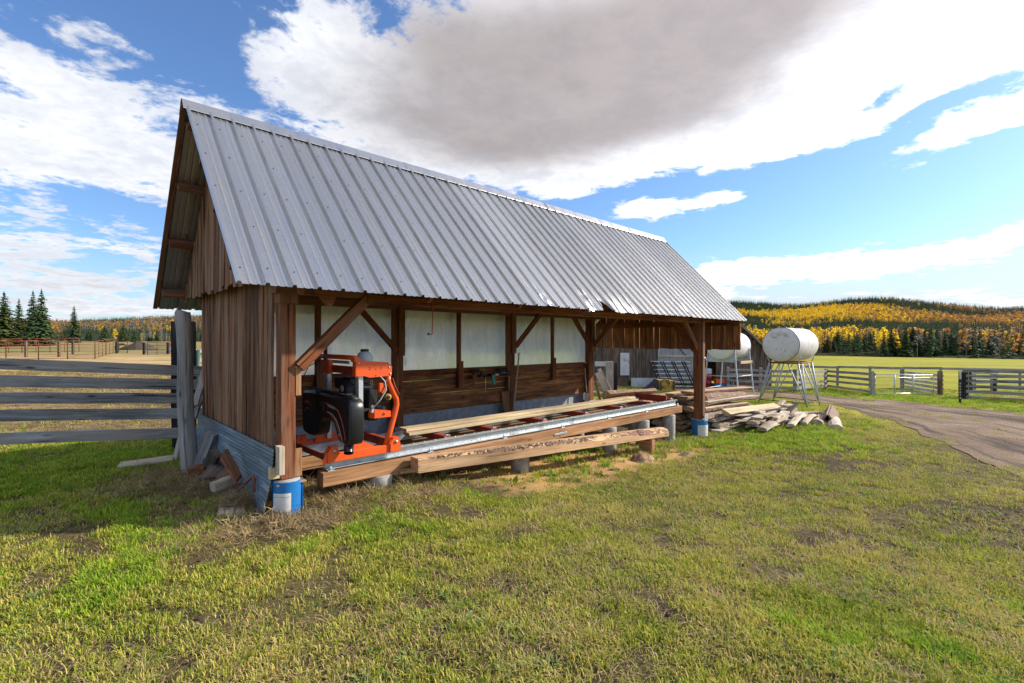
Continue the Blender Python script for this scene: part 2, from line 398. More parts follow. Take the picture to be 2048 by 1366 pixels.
M['rim'] = simple('rusty_tank_seam', (.14, .10, .08), .8, 0, 12, .5, .2)
M['stand'] = simple('grey_painted_steel', (.42, .46, .52), .5, .3, 7, .25, .05, dirt=(.20, .13, .09), dscale=6, dlo=.58)
M['yellow'] = simple('worn_yellow_paint', (.55, .33, .05), .6, 0, 8, .3, .2, dirt=(.10, .07, .045), dscale=5, dlo=.46, dhi=.60)
M['darkiron'] = simple('dark_worn_iron', (.075, .07, .068), .6, .5, 8, .4, .2)
M['whitesheet'] = simple('dented_white_sheet', (.62, .64, .68), .5, .2, 3, .15, .4, dirt=(.38, .38, .40), dscale=4)
M['greydoor'] = simple('grey_primed_board', (.34, .36, .40), .7, 0, 5, .3, .3, dirt=(.24, .23, .22), dscale=4, stretch=(4, 1, .6))
M['red_drum'] = simple('red_drum_paint', (.28, .015, .03), .4, 0, 4, .2, .02)
M['soil_clod'] = simple('soil', (.075, .052, .038), .95, 0, 20, .5, .8)
M['teal'] = simple('teal_tool_plastic', (.03, .22, .20), .4)
M['cow'] = simple('brown_hide', (.22, .085, .04), .8, 0, 3, .3)
M['wheel'] = simple('dark_tyre_rubber', (.02, .02, .02), .8)
M['greenpost'] = simple('green_gate_paint', (.03, .09, .06), .5)
M['stone'] = simple('pale_field_stone', (.24, .225, .21), .9, 0, 12, .3, .5)

def bark_mat():
    m, t = new_mat('rough_bark'); g = t.n('ShaderNodeAttribute', attribute_name='g').outputs['Vector']
    n = t.noise(t.vmul(g, (9, 34, 34)), 1., 6, .7, .6); v = t.n('ShaderNodeTexVoronoi', {'Vector': t.vmul(g, (14, 40, 40)), 'Scale': 1.})
    inf = t.n('ShaderNodeObjectInfo').outputs['Random']
    c = t.ramp(n, [(.32, (.07, .034, .02)), (.48, (.21, .115, .07)), (.58, (.38, .26, .18)), (.70, (.52, .42, .34))])
    c = t.mix(t.m('MULTIPLY', inf, .35), c, (.32, .28, .25, 1))
    finish(t, c, .9, bump=t.m('ADD', n, v.outputs['Distance']), bstr=1., bdist=.02); return m
M['bark'] = bark_mat()
def wane_mat():
    m, t = new_mat('peeled_bark_edge'); g = t.n('ShaderNodeAttribute', attribute_name='g').outputs['Vector']
    n = t.noise(t.vmul(g, (7, 22, 22)), 1., 7, .7, 1.2); n2 = t.noise(t.vmul(g, (1.6, 3, 3)), 1., 3, .5)
    gx = t.n('ShaderNodeSeparateXYZ', {0: g}).outputs[0]
    k = t.mr(t.m('ADD', n, t.m('MULTIPLY', t.m('SUBTRACT', n2, .5), .8)), .44, .50, 0, 1)
    br = t.ramp(t.noise(t.vmul(g, (60, 110, 110)), 1., 3, .7), [(.35, (.10, .035, .022)), (.55, (.26, .12, .085)), (.7, (.42, .31, .27))])
    c = t.mix(k, (.58, .38, .21, 1), br)
    finish(t, c, .85, bump=k, bstr=.8, bdist=.012); return m
M['wane'] = wane_mat()

def roof_mat():
    m, t = new_mat('ribbed_steel_roofing')
    oc = t.n('ShaderNodeTexCoord').outputs['Object']; inf = t.n('ShaderNodeObjectInfo').outputs['Random']
    st = t.noise(t.vmul(t.vadd(oc, t.n('ShaderNodeCombineXYZ', {0: t.m('MULTIPLY', inf, 9.)}).outputs[0]), (9, 1.3, 1.3)), 1., 6, .65)
    sp = t.noise(oc, 38, 3, .6)
    c = t.ramp(t.m('ADD', t.m('MULTIPLY', st, .7), t.m('MULTIPLY', sp, .3)), [(.3, (.42, .405, .39)), (.7, (.61, .595, .575))])
    rustn = t.noise(t.vmul(oc, (5, 2, 2)), 1., 8, .75)
    c = t.mix(t.mr(rustn, .62, .78, 0, .22, True), c, (.36, .30, .27, 1))
    vv = t.n('ShaderNodeVectorMath', operation='SCALE'); t.put(vv.inputs[0], c); t.put(vv.inputs['Scale'], t.m('ADD', .88, t.m('MULTIPLY', inf, .2))); c = vv.outputs[0]
    r = t.mr(st, .3, .7, .40, .25)
    finish(t, c, r, .86, bump=t.noise(oc, 3.2, 2, .5), bstr=.12, bdist=.02); return m
M['roof'] = roof_mat()
M['skirt'] = simple('scuffed_blue_grey_tin', (.22, .30, .40), .45, .65, 5, .35, .12, dirt=(.42, .46, .50), dscale=3.2, dlo=.52, dhi=.72, stretch=(1, .35, 3.5))

def film_mat():
    """cloudy poly sheeting: blurs what lies behind it"""
    m, t = new_mat('cloudy_plastic_sheeting')
    oc = t.n('ShaderNodeTexCoord').outputs['Object']
    n = t.noise(t.vmul(oc, (2.2, 2.2, .55)), 1.9, 7, .68, 1.4)
    tr = t.n('ShaderNodeBsdfRefraction', {'Color': (.66, .76, .95, 1), 'Roughness': .17, 'IOR': 1.06})
    bmp = t.n('ShaderNodeBump', {'Height': n, 'Strength': .7, 'Distance': .05}); t.put(tr.inputs['Normal'], bmp.outputs[0])
    gl = t.n('ShaderNodeBsdfGlossy', {'Color': (.9, .94, 1, 1), 'Roughness': .30}); t.put(gl.inputs['Normal'], bmp.outputs[0])
    df = t.n('ShaderNodeBsdfDiffuse', {'Color': (.78, .83, .93, 1)}); tl = t.n('ShaderNodeBsdfTranslucent', {'Color': (.86, .92, 1, 1)})
    a = t.n('ShaderNodeMixShader', {0: .74, 1: df, 2: tl})
    b = t.n('ShaderNodeMixShader', {0: t.mr(n, .3, .7, .42, .74), 1: tr, 2: a})
    c = t.n('ShaderNodeMixShader', {0: .20, 1: b, 2: gl})
    t.n('ShaderNodeOutputMaterial', {'Surface': c}); return m
M['film'] = film_mat()
M['film_ink'] = simple('green_print_on_film', (.10, .45, .34), .6)

def ground_mat():
    m, t = new_mat('turf_and_soil')
    pos = t.n('ShaderNodeNewGeometry').outputs['Position']
    big = t.noise(pos, .10, 4, .55); med = t.noise(pos, .9, 5, .6); sm = t.noise(pos, 9., 6, .7); fine = t.noise(pos, 60., 4, .7)
    soil = t.ramp(fine, [(.3, (.030, .020, .013)), (.55, (.075, .052, .034)), (.75, (.15, .115, .08))])
    turf = t.ramp(t.m('ADD', t.m('MULTIPLY', sm, .5), t.m('MULTIPLY', t.noise(t.vmul(pos, (1, 1, .3)), 140., 5, .8), .5)), [(.3, (.042, .034, .018)), (.45, (.085, .070, .030)), (.6, (.15, .12, .05)), (.74, (.25, .20, .10))])
    k = t.mr(t.m('ADD', t.m('MULTIPLY', med, .6), t.m('MULTIPLY', sm, .4)), .42, .56, 0, 1, True)
    near = t.mix(k, soil, turf)
    dist = t.n('ShaderNodeVectorMath', operation='LENGTH'); t.put(dist.inputs[0], pos)
    stripe = t.noise(t.vmul(pos, (.02, .11, 0)), 1., 5, .65)
    field = t.ramp(t.m('ADD', t.m('MULTIPLY', stripe, .6), t.m('MULTIPLY', t.noise(pos, .6, 5, .7), .4)), [(.36, (.16, .175, .012)), (.5, (.285, .270, .018)), (.64, (.40, .35, .05))])
    sx = t.n('ShaderNodeSeparateXYZ', {0: pos})
    # the left paddock is drier
    lf = t.mr(t.m('SUBTRACT', t.m('MULTIPLY', sx.outputs[0], -1.), t.m('MULTIPLY', sx.outputs[1], .15)), 0., 6., 0, 1, True)
    dry = t.ramp(t.m('ADD', t.m('MULTIPLY', t.noise(t.vmul(pos, (.12, .5, 0)), 1., 5, .65), .75), t.m('MULTIPLY', sm, .25)), [(.36, (.14, .15, .04)), (.45, (.34, .24, .10)), (.58, (.55, .38, .20)), (.68, (.26, .12, .06))])
    dryk = t.m('MULTIPLY', lf, t.mr(sx.outputs[1], 8.5, 12., 0, 1, True))
    far = t.mix(dryk, field, dry)
    far = t.mix(t.m('MULTIPLY', t.mr(sx.outputs[1], 45., 62., 0, 1, True), lf), far, t.mix(t.mr(stripe, .4, .6, 0, 1), (.20, .21, .07, 1), (.30, .20, .09, 1)))
    c = t.mix(t.mr(dist.outputs['Value'], 10., 19., 0, 1, True), near, far)
    # sawdust spilled along the saw track
    L = t.n('ShaderNodeVectorMath', operation='DOT_PRODUCT'); t.put(L.inputs[0], t.vadd(pos, (-OX, -OY, 0))); L.inputs[1].default_value = (UX, UY, 0)
    V = t.n('ShaderNodeVectorMath', operation='DOT_PRODUCT'); t.put(V.inputs[0], t.vadd(pos, (-OX, -OY, 0))); V.inputs[1].default_value = (-UY, UX, 0)
    xa = L.outputs['Value']; ya = V.outputs['Value']
    band = t.m('MULTIPLY', t.m('MULTIPLY', t.mr(xa, 1.6, 3.0, 0, 1, True), t.mr(xa, 6.2, 7.6, 1, 0, True)), t.m('MULTIPLY', t.mr(ya, -1.35, -.45, 0, 1, True), t.mr(ya, 1.0, 2.4, 1, 0, True)))
    sdn = t.mr(t.m('ADD', t.noise(pos, 3.2, 6, .65), t.m('MULTIPLY', band, .3)), .50, .66, 0, 1, True)
    saw = t.ramp(fine, [(.3, (.38, .20, .07)), (.7, (.66, .42, .19))])
    c = t.mix(t.m('MULTIPLY', band, sdn), c, saw)
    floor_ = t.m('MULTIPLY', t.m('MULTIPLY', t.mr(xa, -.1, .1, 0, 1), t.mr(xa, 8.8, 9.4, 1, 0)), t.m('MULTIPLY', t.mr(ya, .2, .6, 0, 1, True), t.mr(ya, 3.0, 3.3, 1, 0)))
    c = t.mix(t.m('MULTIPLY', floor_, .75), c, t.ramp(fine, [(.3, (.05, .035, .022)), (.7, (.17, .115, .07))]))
    h = t.m('ADD', t.m('MULTIPLY', sm, .8), t.m('MULTIPLY', fine, .35))
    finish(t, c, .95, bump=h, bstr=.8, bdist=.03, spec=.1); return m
M['ground'] = ground_mat()
def road_mat():
    m, t = new_mat('rutted_gravel'); pos = t.n('ShaderNodeNewGeometry').outputs['Position']
    a = t.noise(pos, 1.1, 6, .65); f = t.noise(pos, 28, 6, .75); g = t.n('ShaderNodeAttribute', attribute_name='g').outputs['Vector']
    rut = t.noise(t.vmul(g, (.18, 2.6, 0)), 1., 5, .6)
    c = t.ramp(t.m('ADD', t.m('MULTIPLY', a, .45), t.m('MULTIPLY', f, .55)), [(.3, (.10, .068, .045)), (.5, (.235, .165, .112)), (.7, (.42, .32, .235))])
    c = t.mix(t.mr(rut, .38, .53, .85, 0, True), c, (.065, .048, .042, 1))
    c = t.mix(t.mr(rut, .58, .70, 0, .5, True), c, (.27, .19, .11, 1))
    finish(t, c, .92, bump=t.m('ADD', f, t.m('MULTIPLY', rut, .6)), bstr=.9, bdist=.04, spec=.15); return m
M['road'] = road_mat()

def leafy(name, c1, c2, rough=.7, transl=.25, pos_scale=.5, cpatch=None, root=None):
    m, t = new_mat(name); inf = t.n('ShaderNodeObjectInfo').outputs['Random']; pos = t.n('ShaderNodeNewGeometry').outputs['Position']
    n = t.noise(pos, pos_scale, 3, .6); isl = t.n('ShaderNodeNewGeometry').outputs['Random Per Island']
    f = t.m('ADD', t.m('MULTIPLY', inf, .4), t.m('ADD', t.m('MULTIPLY', n, .35), t.m('MULTIPLY', isl, .25)))
    c = t.ramp(f, [(.25, c1), (.7, c2)])
    if cpatch:
        p2 = t.noise(pos, 1.1, 4, .6); c = t.mix(t.mr(t.m('ADD', p2, t.m('MULTIPLY', t.m('SUBTRACT', isl, .5), .25)), .44, .60, 0, .9, True), c, cpatch)
    p = t.n('ShaderNodeBsdfPrincipled', {'Base Color': c, 'Roughness': rough, 'Specular IOR Level': .25})
    tl = t.n('ShaderNodeBsdfTranslucent', {'Color': c}); mx = t.n('ShaderNodeMixShader', {0: transl, 1: p, 2: tl})
    t.n('ShaderNodeOutputMaterial', {'Surface': mx}); return m
M['blade'] = leafy('grass_blade', (.13, .20, .014), (.50, .50, .055), transl=.28, cpatch=(.60, .49, .12, 1))
M['blade2'] = leafy('bright_grass_blade', (.14, .27, .016), (.44, .55, .045), transl=.35)
M['straw'] = leafy('dry_straw', (.26, .18, .075), (.52, .40, .20), transl=.2)
M['hay'] = leafy('brown_hay', (.16, .105, .05), (.38, .28, .15), transl=.15)
M['weed'] = leafy('broad_weed_leaf', (.10, .17, .03), (.26, .33, .09), transl=.3)
M['deadleaf'] = leafy('fallen_dead_leaf', (.20, .08, .035), (.34, .19, .10), transl=.1)
M['spruce'] = leafy('spruce_needles', (.034, .070, .030), (.10, .155, .058), transl=.1, pos_scale=.3)
M['spruce_l'] = leafy('olive_spruce_needles', (.035, .062, .018), (.095, .125, .035), transl=.15, pos_scale=.2)  # yellower green than the other spruce needles
M['aspen'] = leafy('yellow_aspen_leaves', (.66, .42, .02), (.98, .74, .05), transl=.55, pos_scale=.05)
M['greenish'] = leafy('yellow_green_leaves', (.16, .20, .03), (.42, .40, .08), transl=.4, pos_scale=.05)
M['aspen_o'] = leafy('orange_aspen_leaves', (.42, .20, .05), (.72, .42, .12), transl=.4, pos_scale=.05)
M['twigs'] = leafy('bare_twigs', (.16, .13, .12), (.30, .25, .23), transl=.0, pos_scale=.05)
M['trunk'] = simple('grey_brown_tree_bark', (.12, .09, .07), .9)
M['trunk_w'] = simple('pale_aspen_bark', (.45, .43, .38), .8)
def hill_mat():
    m, t = new_mat('forest_floor'); pos = t.n('ShaderNodeNewGeometry').outputs['Position']
    n = t.noise(pos, .012, 6, .65)
    c = t.ramp(n, [(.35, (.015, .025, .012)), (.5, (.03, .035, .015)), (.62, (.07, .055, .02))]); finish(t, c, .95, spec=.05); return m
M['hill'] = hill_mat()

# ------------------------------------------------------------------ ground, road, hills
def grid_axis(lo, hi, n, a):
    t = np.linspace(math.asinh(lo * a), math.asinh(hi * a), n); return np.sinh(t) / a
GXS = grid_axis(-2600, 3600, 420, 1.1); GYS = grid_axis(-400, 3200, 380, .9)
GXX, GYY = np.meshgrid(GXS, GYS); GZZ = ground(GXX, GYY)
def gz(x, y):
    """height of the ground mesh itself"""
    x = np.asarray(x, float); y = np.asarray(y, float)
    i = np.clip(np.searchsorted(GXS, x) - 1, 0, len(GXS) - 2); j = np.clip(np.searchsorted(GYS, y) - 1, 0, len(GYS) - 2)
    fx = (x - GXS[i]) / (GXS[i + 1] - GXS[i]); fy = (y - GYS[j]) / (GYS[j + 1] - GYS[j])
    return (GZZ[j, i] * (1 - fx) + GZZ[j, i + 1] * fx) * (1 - fy) + (GZZ[j + 1, i] * (1 - fx) + GZZ[j + 1, i + 1] * fx) * fy
def grid_mesh(name, X, Y, Z, mat, smooth=True, g=None):
    n, m = X.shape; co = np.stack([X, Y, Z], -1).reshape(-1, 3).astype('f')
    k = np.arange((n - 1) * m).reshape(n - 1, m)[:, :-1].ravel()
    f = np.stack([k, k + 1, k + m + 1, k + m], -1)
    me = bpy.data.meshes.new(name); me.vertices.add(len(co)); me.vertices.foreach_set('co', co.ravel())
    me.loops.add(f.size); me.loops.foreach_set('vertex_index', f.ravel().astype('i'))
    me.polygons.add(len(f)); me.polygons.foreach_set('loop_start', (np.arange(len(f)) * 4).astype('i'))
    me.materials.append(mat); me.update(calc_edges=True)
    me.polygons.foreach_set('use_smooth', [smooth] * len(f))
    if g is not None:
        at = me.attributes.new('g', 'FLOAT_VECTOR', 'POINT'); at.data.foreach_set('vector', g.reshape(-1).astype('f'))
    o = bpy.data.objects.new(name, me); COL.objects.link(o); return o
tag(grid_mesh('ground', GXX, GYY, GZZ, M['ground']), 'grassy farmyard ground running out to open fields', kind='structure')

def GP(px, py):
    """ground point seen at a photo pixel"""
    Y = 3.0; step = .05
    while Y < 800:
        x = (px - 1024) / FPX * Y
        if EYE + (683 - py) / FPX * Y <= G(x, Y): break
        Y *= 1.01
    return Vector(((px - 1024) / FPX * Y, Y, 0))
up_e = [(1330, 777), (1440, 780), (1560, 784), (1640, 791), (1745, 799), (1850, 808), (2048, 827), (2300, 852), (2600, 890)]
lo_e = [(1330, 781), (1440, 787), (1560, 797), (1640, 806), (1700, 818), (1790, 843), (1900, 893), (2100, 975), (2500, 1120)]
def poly_interp(pts, n):
    pts = [np.array(p[:2]) for p in pts]; L = [0]
    for a, b in zip(pts, pts[1:]): L.append(L[-1] + np.linalg.norm(b - a))
    t = np.linspace(0, L[-1], n); P_ = np.array(pts)
    return np.stack([np.interp(t, L, P_[:, 0]), np.interp(t, L, P_[:, 1])], -1), t
UE, tt = poly_interp([GP(*p) for p in up_e], 220); LE, _ = poly_interp([GP(*p) for p in lo_e], 220)
jx = (fbm(UE[:, 0], UE[:, 1], 1.3, 5) - .5)[:, None]; UE = UE + jx * .9
jx = (fbm(LE[:, 0], LE[:, 1], 1.5, 6) - .5)[:, None]; LE = LE + jx * np.array([[1.2, .9]])
kk = np.linspace(0, 1, 28)[None, :, None]
RD = UE[:, None, :] * (1 - kk) + LE[:, None, :] * kk
rz = gz(RD[..., 0], RD[..., 1]) + .012 + (fbm(RD[..., 0], RD[..., 1], .8, 12) - .45) * .05 * np.sin(np.pi * kk[..., 0])
tag(grid_mesh('dirt_road', RD[..., 0], RD[..., 1], rz, M['road'], g=np.stack([np.broadcast_to(tt[:, None], rz.shape), kk[..., 0] * 4 + 0 * rz, rz * 0], -1)),
    'rutted brown gravel track curving across the right of the yard', kind='structure')
def in_road(x, y):
    """True inside the road outline"""
    poly = np.concatenate([UE[::2], LE[::-2]]); x = np.asarray(x, float); y = np.asarray(y, float)
    x, y = x + (fbm(x, y, .9, 91, 3) - .5) * 1.9, y + (fbm(x, y, .9, 93, 3) - .5) * 1.5
    ins = np.zeros(x.shape, bool)
    for (x1, y1), (x2, y2) in zip(poly, np.roll(poly, -1, 0)):
        c = ((y1 > y) != (y2 > y)) & (x < (x2 - x1) * (y - y1) / (y2 - y1 + 1e-12) + x1); ins ^= c
    return ins

RIDGE_R = ([0, 1200, 1440, 1480, 1560, 1600, 1650, 1700, 1760, 1800, 1850, 1900, 1950, 2000, 2048, 2300, 2800, 3600], [622, 622, 607, 605, 611, 612, 607, 600, 598, 601, 607, 613, 617, 620, 619, 612, 606, 615])
RIDGE_L = ([-2500, -1000, -200, 0, 130, 200, 300, 380, 420, 700, 1200], [630, 636, 640, 645, 646, 643, 638, 635, 634, 628, 622])
def hill_z(az, r):
    pxx = 1024 + FPX * np.tan(np.clip(az, -1.25, 1.25))
    right = pxx > 1024
    yr = np.where(right, np.interp(pxx, *RIDGE_R), np.interp(pxx, *RIDGE_L))
    r0 = np.where(right, 250., 170.); R1 = 1700.
    s = np.clip((r - r0) / (R1 - r0), 0, 1)
    x = r * np.sin(az); y = r * np.cos(az); y0 = 683 - (ground(x, y) - EYE) / np.maximum(y, 1) * FPX
    und = (fbm(x, y, 420, 21, 3) - .5) * 26 * s * (1 - s)
    yy = y0 + (yr - y0) * s ** .80 + und
    z = EYE + (683 - yy) / FPX * r * np.cos(az)
    z = np.where(r > R1, z - (r - R1) * .12, z)
    return z - np.where(s <= 0, 3.0, 0.0), s, pxx
AZ, RR = np.meshgrid(np.linspace(R(-74), R(74), 260), np.concatenate([np.linspace(160, 1700, 70), [1760, 2100]]))
HZ, _, _ = hill_z(AZ, RR)
tag(grid_mesh('hills', RR * np.sin(AZ), RR * np.cos(AZ), HZ, M['hill']), 'low wooded hills round the valley', kind='structure')

# ------------------------------------------------------------------ scattering
def scatter(name, pts, rot, scl, idx, protos, label, material=None):
    """one object of countless pieces: geometry-nodes instances of small meshes on points"""
    c = bpy.data.collections.new(name + '_kinds')
    for i, me in enumerate(protos):
        o = bpy.data.objects.new('%s_kind_%02d' % (name, i), me); c.objects.link(o)
    me = bpy.data.meshes.new(name); n = len(pts); me.vertices.add(n); me.vertices.foreach_set('co', np.asarray(pts, 'f').ravel())
    for nm, ty, key, dat in (('rotv', 'FLOAT_VECTOR', 'vector', rot), ('sclv', 'FLOAT_VECTOR', 'vector', scl), ('idx', 'INT', 'value', idx)):
        a = me.attributes.new(nm, ty, 'POINT'); a.data.foreach_set(key, np.asarray(dat, 'i' if ty == 'INT' else 'f').ravel())
    o = bpy.data.objects.new(name, me); COL.objects.link(o); tag(o, label, kind='stuff')
    ng = bpy.data.node_groups.new(name, 'GeometryNodeTree')
    ng.interface.new_socket('Geometry', in_out='INPUT', socket_type='NodeSocketGeometry'); ng.interface.new_socket('Geometry', in_out='OUTPUT', socket_type='NodeSocketGeometry')
    N = ng.nodes; L = ng.links
    gi = N.new('NodeGroupInput'); go = N.new('NodeGroupOutput'); ip = N.new('GeometryNodeInstanceOnPoints'); ci = N.new('GeometryNodeCollectionInfo')
    ci.inputs['Collection'].default_value = c; ci.inputs['Separate Children'].default_value = True; ci.inputs['Reset Children'].default_value = True
    def att(nm, ty):
        a = N.new('GeometryNodeInputNamedAttribute'); a.data_type = ty; a.inputs['Name'].default_value = nm; return a.outputs['Attribute']
    L.new(gi.outputs[0], ip.inputs['Points']); L.new(ci.outputs[0], ip.inputs['Instance']); ip.inputs['Pick Instance'].default_value = True
    L.new(att('idx', 'INT'), ip.inputs['Instance Index']); L.new(att('sclv', 'FLOAT_VECTOR'), ip.inputs['Scale'])
    e2r = N.new('FunctionNodeEulerToRotation'); L.new(att('rotv', 'FLOAT_VECTOR'), e2r.inputs[0]); L.new(e2r.outputs[0], ip.inputs['Rotation'])
    L.new(ip.outputs[0], go.inputs[0])
    md = o.modifiers.new('scatter', 'NODES'); md.node_group = ng
    return o
def tri_mesh(name, V, F, mats, mi=None):
    me = bpy.data.meshes.new(name); me.from_pydata([tuple(v) for v in V], [], [tuple(f) for f in F])
    for m in (mats if isinstance(mats, list) else [mats]): me.materials.append(m)
    if mi is not None: me.polygons.foreach_set('material_index', mi)
    me.update(); return me

# ---- trees
def conifer_crown(h, r, rng, tiers=24, per=10, leaf=5, name='crown', mat=None, base=.06, ragged=.25):
    V = []; F = []
    for k in range(tiers):
        t = base + (1 - base) * (k / tiers) ** .92
        z = h * t; rr = r * ((1 - t) ** .78) * rng.uniform(1 - ragged, 1.05) + .02 * h * (1 - t)
        nb = max(4, int(per * (1 - t * .55)))
        a0 = rng.uniform(0, 6.28)
        for b in range(nb):
            a = a0 + 6.283 * b / nb + rng.uniform(-.25, .25); L = rr * rng.uniform(.7, 1.15)
            dx, dy = math.cos(a), math.sin(a); droop = rng.uniform(.12, .42)
            zz = z + rng.uniform(-.5, .5) * h / tiers
            for q in range(leaf):
                u0 = (q + rng.uniform(-.2, .2)) / leaf; u1 = u0 + rng.uniform(.35, .6)
                w = L * rng.uniform(.10, .22) * (1.25 - u0) + .012 * h
                px, py = -dy, dx; off = rng.uniform(-.5, .5) * w * 1.6
                def pt(u, s):
                    return (dx * L * u + px * (s + off), dy * L * u + py * (s + off), zz - droop * L * u * u + rng.uniform(-.1, .1) * w + (.12 * L * u if t > .7 else 0))
                i = len(V); V += [pt(max(u0, 0), -w), pt(max(u0, 0), w), pt(min(u1, 1.1), 0)]; F.append((i, i + 1, i + 2))
                if q % 2 == 0:
                    i = len(V); c0 = pt(u0, 0); V += [c0, pt(u1, w * .3), (c0[0] + dx * L * .12, c0[1] + dy * L * .12, c0[2] - w * rng.uniform(.8, 1.6))]; F.append((i, i + 1, i + 2))
    i = len(V); V += [(-.012 * h, 0, h * .93), (.012 * h, 0, h * .93), (0, 0, h * 1.03)]; F.append((i, i + 1, i + 2))
    i = len(V); V += [(0, -.012 * h, h * .93), (0, .012 * h, h * .93), (0, 0, h * 1.03)]; F.append((i, i + 1, i + 2))
    return V, F
def aspen_crown(h, r, rng, n=420, base=.3, clumps=26, size=.035):
    V = []; F = []
    cs = []
    for k in range(clumps):
        t = rng.uniform(base, .98); rad = r * math.sin(math.pi * min(1, (t - base) / (1 - base) * .92 + .10)) ** .7
        a = rng.uniform(0, 6.28); q = rng.uniform(.1, 1) ** .5 * rad
        cs.append((q * math.cos(a), q * math.sin(a), h * t, r * rng.uniform(.16, .34)))
    for k in range(n):
        c = cs[rng.integers(len(cs))]; p = np.array(c[:3]) + rng.normal(0, 1, 3) * c[3] * np.array([.55, .55, .6])
        s = h * size * rng.uniform(.5, 1.2); d1 = rng.normal(0, 1, 3); d1 /= np.linalg.norm(d1); d2 = np.cross(d1, rng.normal(0, 1, 3)); d2 /= np.linalg.norm(d2)
        i = len(V); V += [p - d1 * s, p + d2 * s * .7, p + d1 * s, p - d2 * s * .7]; F.append((i, i + 1, i + 2, i + 3))
    return V, F
def trunk_mb(h, r, lean=0., limbs=0, rng=RNG, base=.3):
    mb = MB(); pts = [(lean * h * (k / 6) ** 2 + rng.normal(0, .004) * h, rng.normal(0, .004) * h, h * k / 6) for k in range(7)]
    mb.tube(pts, r, 7, taper=[1 - .13 * k for k in range(7)])
    for k in range(limbs):
        t = rng.uniform(base, .85); a = rng.uniform(0, 6.28); L = h * .16 * (1.2 - t)
        mb.tube([(0, 0, h * t), (math.cos(a) * L * .6, math.sin(a) * L * .6, h * t + L * .6), (math.cos(a) * L, math.sin(a) * L, h * t + L * 1.3)], r * .28, 4, taper=[1, .7, .3])
    return mb

# far forest, one mass per kind of hillside
lowc = []
for k in range(5):
    rg = np.random.default_rng(50 + k); V, F = conifer_crown(1, .17 + .03 * (k % 3), rg, 11, 7, 2, base=.04); lowc.append(tri_mesh('low_conifer', V, F, M['spruce'] if k < 3 else M['spruce_l']))
lowa = []
for k in range(6):
    rg = np.random.default_rng(70 + k); V, F = aspen_crown(1, .24, rg, 90, .22, 12, .085)
    mats = [M['aspen'], M['aspen'], M['aspen_o'], M['aspen_o'], M['twigs'], M['twigs']][k]
    if k >= 4: V, F = aspen_crown(1, .20, rg, 60, .25, 14, .05)
    n0 = len(V); V = list(V) + [(-.012, 0, 0), (.012, 0, 0), (.004, 0, .8), (-.004, 0, .8), (0, -.012, 0), (0, .012, 0), (0, .004, .8), (0, -.004, .8)]
    F = list(F) + [(n0, n0 + 1, n0 + 2, n0 + 3), (n0 + 4, n0 + 5, n0 + 6, n0 + 7)]
    lowa.append(tri_mesh('low_aspen', V, F, [mats, M['trunk_w']], [0] * (len(F) - 2) + [1, 1]))
def forest(n, a0, a1, r0, r1, seed, name, label):
    rg = np.random.default_rng(seed)
    az = rg.uniform(R(a0), R(a1), n); r = np.sqrt(rg.uniform(r0 ** 2, r1 ** 2, n))
    # more trees where the slope faces the camera close by
    z, s, px = hill_z(az, r); x = r * np.sin(az); y = r * np.cos(az)
    n1 = fbm(x, y, 150, 31, 4); n2 = fbm(x, y, 45, 37, 3); nn = n1 * .65 + n2 * .35
    right = px > 1024
    # s: 0 foot .. 1 ridge
    sw = s + (fbm(x, y, 260, 33, 2) - .5) * .16
    band = np.interp(sw, [0, .07, .11, .26, .31, .44, .50, .60, .76, .82, 1], [-.30, -.28, .10, .13, -.10, -.12, -.02, .16, .13, -.20, -.22])
    band2 = np.interp(sw, [0, .15, .25, .40, .50, .70, .80, 1], [.02, .02, -.16, -.16, .07, .08, -.10, -.12])
    kr = np.clip((px - 1690) / 130, 0, 1); band = band * (1 - kr) + band2 * kr
    band = np.where(right, band, np.interp(sw, [0, .25, .45, .6, .85, 1], [.06, .05, -.06, .04, -.10, -.06]))
    yel = (nn + band + rg.normal(0, .075, n)) > .560
    u = rg.uniform(0, 1, n)
    orange = np.where(right, np.clip((px - 1650) / 300, 0.04, .85), .75)
    idx = np.where(yel, np.where(u < orange, 7 + (u * 37 % 2).astype(int), 5 + (u * 29 % 2).astype(int)), (u * 5).astype(int))
    bare = rg.uniform(0, 1, n) < np.where(right, np.where(px > 1800, .28, .07), .34)
    bare &= (nn + band) > .44
    idx = np.where(bare, 9 + (u * 17 % 2).astype(int), idx)
    h = np.where(idx < 5, rg.uniform(9, 17, n), rg.uniform(9, 14, n))
    h = h * np.interp(s, [0, .15, .5, 1], [.95, .75, .72, .85])
    scl = np.stack([h * rg.uniform(.8, 1.3, n), h * rg.uniform(.8, 1.3, n), h], -1)
    rot = np.stack([0 * h, 0 * h, rg.uniform(0, 6.28, n)], -1)
    scatter(name, np.stack([x, y, z - .4], -1), rot, scl, idx, lowc + lowa, label)
forest(25000, 20, 57, 265, 1720, 1, 'hillside_forest', 'autumn forest of yellow aspens and dark conifers on the far right hills')
forest(12000, -56, -22, 560, 1720, 2, 'distant_forest', 'mixed autumn forest on the low ridge behind the left paddock')
forest(1500, -22, 20, 400, 1720, 3, 'forest_behind_shed', 'mixed forest on the ridge hidden behind the shed')

